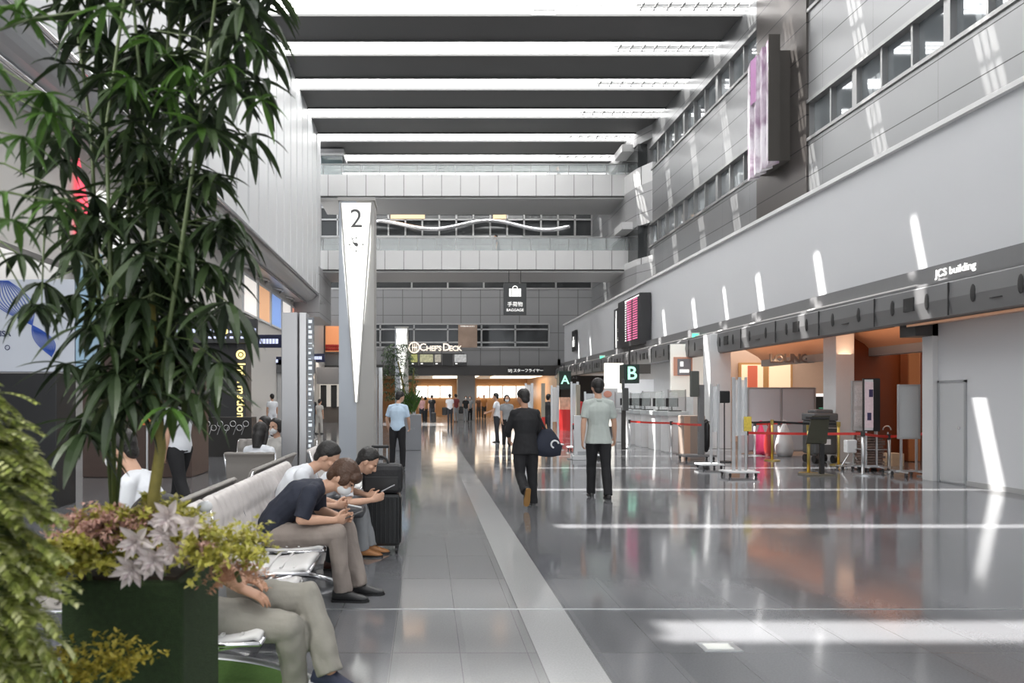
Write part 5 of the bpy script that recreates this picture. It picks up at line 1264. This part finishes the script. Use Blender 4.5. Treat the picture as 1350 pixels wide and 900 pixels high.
for ci, pts in enumerate(canes):
    for k in range(24):
        u = .12 + .86 * k / 24 + R(-.02, .02); p0 = along(pts, u)
        a = R(0, 6.28); r = R(.04, .19); p = p0 + Vector((math.cos(a) * r, math.sin(a) * r * .7, R(.0, .07)))
        px = VX + p.x / p.y * 900
        lim = 372 if p.z > 2.0 else 330
        if px > lim: p.x -= (px - lim) / 900 * p.y
        tw.tube([rel(p0), rel(p0.lerp(p, .6) + Vector((0, 0, .02))), rel(p)], .0022, 5)
        whorl(lm, p, random.choice((7, 8, 9)), R(.14, .20))
# lower hanging masses
for (px, py) in ((60, 395), (110, 330), (95, 300), (300, 310), (320, 350), (150, 420), (260, 420), (215, 380), (170, 480), (235, 470), (275, 480), (290, 500), (140, 520), (195, 500), (120, 450), (100, 410), (250, 540), (160, 540), (300, 420), (240, 330), (190, 440), (285, 380), (220, 520), (130, 560), (340, 130), (345, 60), (320, 30), (330, 200), (300, 100)):
    p = W(px, py - 22, 2.12 + R(-.12, .2)); whorl(lm, p, 8, R(.15, .21), .9, droop=1.5)
    q = along(canes[int(R(0, 7.9))], .3); tw.tube([rel(p), rel(p.lerp(W(205, py - 60, 2.15), .45) + Vector((0, 0, .03))), rel(W(205, py - 60, 2.15))], .0022, 5)
lm.build('foliage', L_dark, tree, False, recalc=False); tw.build('twigs', M_cane, tree)['kind'] = 'stuff'
lb = MB()
for (px, py, n, L) in ((265, 175, 6, .14), (225, 130, 6, .13), (245, 95, 7, .13), (300, 95, 6, .12), (345, 140, 5, .12), (225, 545, 5, .16), (200, 60, 6, .12), (170, 110, 6, .12), (330, 60, 6, .12)):
    whorl(lb, W(px, py - 8, 1.98), n, L, 1.0, droop=1.0)
lb.build('lit_foliage', L_brt, tree, recalc=False)  # whorls catching light, painted by the brighter leaf colour
# branch of another tree entering at the upper left
t2 = thing('leafy_branch', 'bright green leafy branches reaching in from the left edge', 'branch', W(-60, 250, 1.7)); tl = t2.location
a = MB(); b_ = MB()
for (x0, y0, x1, y1) in ((-80, 40, 30, 5), (-80, 60, 60, 125), (-80, 150, 58, 122), (-60, 110, 65, 150), (-60, 60, 140, 10), (-60, 260, 70, 265), (-80, 300, 20, 290), (-80, 180, 30, 180)):
    a.tube([rel(W(x0, y0, 1.75)), rel(W((x0 + x1) / 2, (y0 + y1) / 2 - 10, 1.72)), rel(W(x1, y1, 1.7))], [.005, .003, .002], 6)
    whorl(b_, W(x1, y1, 1.7), 7, .115, .9, droop=.9); whorl(b_, W((x0 + x1) / 2, (y0 + y1) / 2 - 10, 1.72), 5, .10, .9)
a.build('twigs', M_cane, t2)['kind'] = 'stuff'; b_.build('foliage', L_brt, t2, recalc=False)
t3 = thing('leafy_branch', 'dusky drooping leafy twigs low at the left edge over the advertising panel', 'branch', W(-40, 380, 1.9)); tl = t3.location
a = MB(); b_ = MB()
for (x0, y0, x1, y1) in ((-60, 300, 25, 335), (-60, 210, 70, 245), (20, 320, 65, 285), (-60, 250, 40, 400), (60, 285, 55, 400), (110, 280, 60, 245), (160, 380, 100, 330)):
    a.tube([rel(W(x0, y0, 1.95)), rel(W((x0 + x1) / 2, (y0 + y1) / 2 - 12, 1.93)), rel(W(x1, y1, 1.9))], [.004, .003, .002], 6)
    whorl(b_, W(x1, y1, 1.9), 7, .12, .9, droop=1.2)
a.build('twigs', M_cane, t3)['kind'] = 'stuff'; b_.build('foliage', L_dark, t3, recalc=False)

# fluffy trailing hedge on the left
hg = thing('trailing_plant', 'big fluffy yellow green trailing plant at the left edge', 'plant', (-1.12, 1.5, 0)); tl = hg.location
MB().tube([(0, 0, 0), (0, 0, .35)], [.16, .18], 24).build('pot', mat('grey pot', (.2, .2, .19), .6), hg)
cm = MB(); rings = []
prof = [(.35, .18), (.6, .20), (.8, .21), (1.0, .22), (1.2, .20), (1.35, .17), (1.45, .10), (1.52, .03)]
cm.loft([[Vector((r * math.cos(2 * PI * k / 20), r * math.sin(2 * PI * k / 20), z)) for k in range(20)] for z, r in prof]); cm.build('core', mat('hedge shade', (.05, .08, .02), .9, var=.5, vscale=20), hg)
hm = MB(); random.seed(31)
def prof_r(z):
    for (z0, r0), (z1, r1) in zip(prof, prof[1:]):
        if z0 <= z <= z1: return r0 + (r1 - r0) * (z - z0) / (z1 - z0)
    return .14
for k in range(1150):
    z = R(.45, 1.5); a = R(-PI, .3); r = prof_r(z) + R(-.02, .02); L = R(.06, .12)
    p = Vector((r * math.cos(a), r * math.sin(a), z)); d = Vector((math.cos(a), math.sin(a), R(-.2, .6))).normalized()
    n = 9; cur = p.copy()
    for i in range(n):
        u = i / n; d = (d + Vector((0, 0, -.22 if z < 1.0 else -.12))).normalized(); cur = cur + d * L / n; sd = d.cross(Vector((0, 0, 1))).normalized()
        for sg in (-1, 1):
            leaf(hm, cur, d * .6 + sd * sg * .8 + Vector((0, 0, .2)), Vector((0, 0, 1)), .030 * (1.25 - u * .6), .014, .3, 2, .2)
hm.build('foliage', L_hed, hg, recalc=False)

# flowers in the planter
FD = 1.98
def sprigs(mb, c, rad, n, L, wdt, up=.9, sub=7, sz=.016):
    for k in range(n):
        a = R(0, 6.28); q = R(0, 1) ** .5; p = c + Vector((math.cos(a) * q * rad[0], math.sin(a) * q * rad[1], R(-.3, .3) * rad[2])); d = Vector((math.cos(a) * q * 1.1, math.sin(a) * q * 1.1 - .25, R(.1, 1) * up)).normalized(); cur = p.copy(); Lk = L * R(.6, 1.2)
        for i in range(sub):
            d = (d + Vector((0, 0, -.10))).normalized(); cur = cur + d * Lk / sub
            for j in range(3):
                v = Vector((R(-1, 1), R(-1, 1), R(-.4, 1))); leaf(mb, cur, v, Vector((0, 0, 1)), sz * R(.7, 1.3), wdt, .3, 2, .2)
def clump(name, label, px, py, D, m, **k):
    global tl
    c = W(px, py, D); t = thing(name, label, 'plant', c); tl = c; mb = MB(); sprigs(mb, Vector((0, 0, 0)), **k); mb.build('foliage', m, t, recalc=False)
    MB().tube([(0, 0, 0), (0, .03, min(-.03, zt - c.z))], .008, 6).build('stem', M_cane, t); return t
random.seed(41)
clump('frothy_plant', 'frothy yellow green plant at the right rim of the planter', 283, 725, 1.97, L_yel, rad=(.085, .07, .12), n=120, L=.10, wdt=.014, sz=.019)
clump('frothy_plant', 'frothy yellow green plant at the left corner of the planter', 112, 735, 1.95, L_yel, rad=(.06, .06, .12), n=90, L=.10, wdt=.018, sz=.024)
clump('frothy_plant', 'frothy yellow green plant behind the mauve leaves at the trunk', 185, 690, 2.1, L_yel, rad=(.12, .08, .06), n=110, L=.09, wdt=.017, sz=.022)
clump('plume_plant', 'dusty pink plume plant at the left of the planter', 135, 700, 2.02, L_pnk, rad=(.075, .05, .10), n=120, L=.09, wdt=.010, sz=.018)
clump('plume_plant', 'small pink plume hanging over the planter rim right of the mauve leaves', 258, 730, 1.9, L_pnk, rad=(.02, .02, .09), n=22, L=.05, wdt=.007, sz=.013)
clump('plume_plant', 'coral plume plant drooping off the right corner of the planter', 312, 755, 1.95, L_cor, rad=(.025, .03, .07), n=36, L=.08, wdt=.006, sz=.016, up=.2)
clump('plume_plant', 'pale pink plume low at the left end of the planter', 112, 712, 2.12, L_pnk, rad=(.05, .05, .05), n=40, L=.09, wdt=.006, sz=.014)
def star(label, px, py, D, sc, n=3, m=L_sta):
    global tl
    c = W(px, py, D); t = thing('leaf_rosette', label, 'plant', c, 0, None); tl = c; mb = MB()
    for j in range(n):
        L = sc * (1 - .27 * j); m_ = 6
        for k in range(m_):
            a = 2 * PI * k / m_ + .5 * j + R(-.15, .15); d = Vector((math.cos(a), -.5 - .35 * j, math.sin(a) * .9)); leaf(mb, Vector((0, -.015 * j, 0)), d, Vector((0, -1, .2)), L * R(.85, 1.1), L * .42, .35, 5, .3)
    mb.build('leaves', m, t, recalc=False); MB().tube([(0, 0, 0), (0, .05, -.06)], .005, 6).build('stem', M_cane, t)
for (px, py, sc, l) in ((182, 712, .085, 'mauve grey leaf rosette left of centre on the planter front'), (225, 680, .085, 'mauve grey leaf rosette at the top behind the others'), (208, 735, .09, 'mauve grey leaf rosette in the middle above the planter rim'), (178, 748, .085, 'mauve grey leaf rosette hanging lowest over the planter rim'),
                         (256, 690, .06, 'small mauve leaf rosette at the upper right'), (232, 725, .075, 'mauve grey leaf rosette at the right above the planter rim'), (218, 700, .07, 'mauve leaf rosette between the top and middle ones')):
    star(l, px, py, 1.88, sc * .78)
clump('frothy_plant', 'mustard sprigs sprouting low in front of the planter', 120, 880, 1.75, leaf_mat('mustard sprigs', [(.34, .28, .03), (.45, .36, .05), (.22, .22, .03)], .5, .3), rad=(.10, .04, .05), n=60, L=.09, wdt=.012)
tag(MB().ell(W(270, 668, 2.25), (.025, .025, .02)).build('white_ball', M_white, None, True), 'small round white bloom behind the planter flowers', 'flower')
# planter with small tree in the middle distance
D = 19.0; t = thing('planter_box', 'grey square planter box with printed marks in the middle distance', 'planter', (PX(541, D), D, 0))
MB().box(-.42, .30, 0, .6, 0, 1.0).build('box', mat('planter grey', (.24, .25, .27), .4), t, bevel=.01); text_mesh('T I A T', .09, M_grey, 'printed_marks', t, face_cam(0, -.005, .6), .002)
t = thing('planter_tree', 'slim dark green tree rising from the grey planter box', 'tree', (PX(534, 19.3), 19.3, 1.0)); tl = t.location
MB().tube([(0, 0, 0), (-.05, 0, .8), (-.2, 0, 1.5)], [.05, .03, .02], 8).tube([(.1, 0, 0), (.2, 0, .7), (.25, .0, 1.3)], [.04, .03, .015], 8).build('trunk', M_bark, t)
mb = MB(); random.seed(51)
for k in range(260):
    u = R(0, 1); z = .25 + 1.75 * u; hw = .30 + .22 * math.sin(PI * u); p = Vector((R(-1, 1) * hw - .15 * u - .1, R(-.3, .3), z)); a0 = R(0, 6)
    for j in range(6):
        a = a0 + j; leaf(mb, p, Vector((math.cos(a), math.sin(a), R(-.4, .4))), Vector((0, 0, 1)), R(.1, .2), .03, .8, 2)
mb.build('foliage', leaf_mat('mid tree leaves', [(.02, .045, .02), (.05, .10, .03), (.09, .15, .05)], .4, .2), t, recalc=False)
mb = MB()
for k in range(60):
    p = Vector((R(.05, .3), R(-.3, .0), R(.0, .3))); leaf(mb, p, Vector((R(-.5, .5), R(-.5, .5), 1)), Vector((0, -1, 0)), R(.3, .6), .05, .5, 3)
mb.build('low_leaves', L_brt, t, recalc=False)

# ================================================================== LIGHT, CAMERA
def area(name, loc, size, energy, col=(1, 1, 1), rot=(0, 0, 0), sy=None):
    l = bpy.data.lights.new(name, 'AREA'); l.energy = energy; l.color = col; l.size = size
    if sy: l.shape = 'RECTANGLE'; l.size_y = sy
    o = bpy.data.objects.new(name, l); C.objects.link(o); o.location = loc; o.rotation_euler = rot; return o
sun = bpy.data.lights.new('sun', 'SUN'); sun.energy = 12; sun.angle = math.radians(.5); sun.color = (1, .97, .92)
so = bpy.data.objects.new('sun', sun); C.objects.link(so); so.rotation_euler = Vector((.47, -.25, -1)).to_track_quat('-Z', 'Y').to_euler()
so.location = (0, 0, 20)
area('recess_light', (11.5, 17.5, 3.2), 4, 90, (1, .93, .85), sy=9)
area('recess_far_light', (11, 29, 3.2), 3, 200, (1, .95, .88), sy=14)
area('cove_light', (9.5, 16.5, 2.45), .3, 22, (1, .62, .38), (PI, 0, 0), 8)
area('shop_light', (PX(640, 50), 50, 2.95), 8, 110, (1, .82, .6), sy=5)
area('left_shop_light', (-10, 14, 5.8), 5, 300, (1, .97, .93), sy=16)
area('left_shop_light', (-5.9, 38, 3.6), 1.5, 60, (1, .9, .8), sy=8)
area('plant_fill', (-2.4, .6, 3.0), .7, 38, (1, .98, .92), (0, math.radians(-35), 0), .7).rotation_euler = (Vector((-1.0, 1.9, 1.1)) - Vector((-2.4, .3, 3.2))).to_track_quat('-Z', 'Y').to_euler()  # fill lamp added to brighten the plants and hedge
w = bpy.data.worlds.new('world'); bpy.context.scene.world = w; w.use_nodes = True
bg = w.node_tree.nodes['Background']; bg.inputs['Color'].default_value = (.93, .96, 1, 1); bg.inputs['Strength'].default_value = .9
cam = bpy.data.cameras.new('camera'); co = bpy.data.objects.new('camera', cam); C.objects.link(co)
co.location = (0, 0, EYE); co.rotation_euler = (PI / 2, 0, 0)
cam.sensor_width = 36; cam.lens = 24.0; cam.sensor_fit = 'HORIZONTAL'; cam.shift_x = (675 - VX) / 1350; cam.shift_y = (VY - 450) / 1350
cam.clip_start = .05; cam.clip_end = 200
cam.dof.use_dof = True; cam.dof.focus_distance = 9.0; cam.dof.aperture_fstop = 3.2
sc = bpy.context.scene; sc.camera = co
sc.view_settings.view_transform = 'Standard'; sc.view_settings.look = 'None'; sc.view_settings.exposure = 0.78
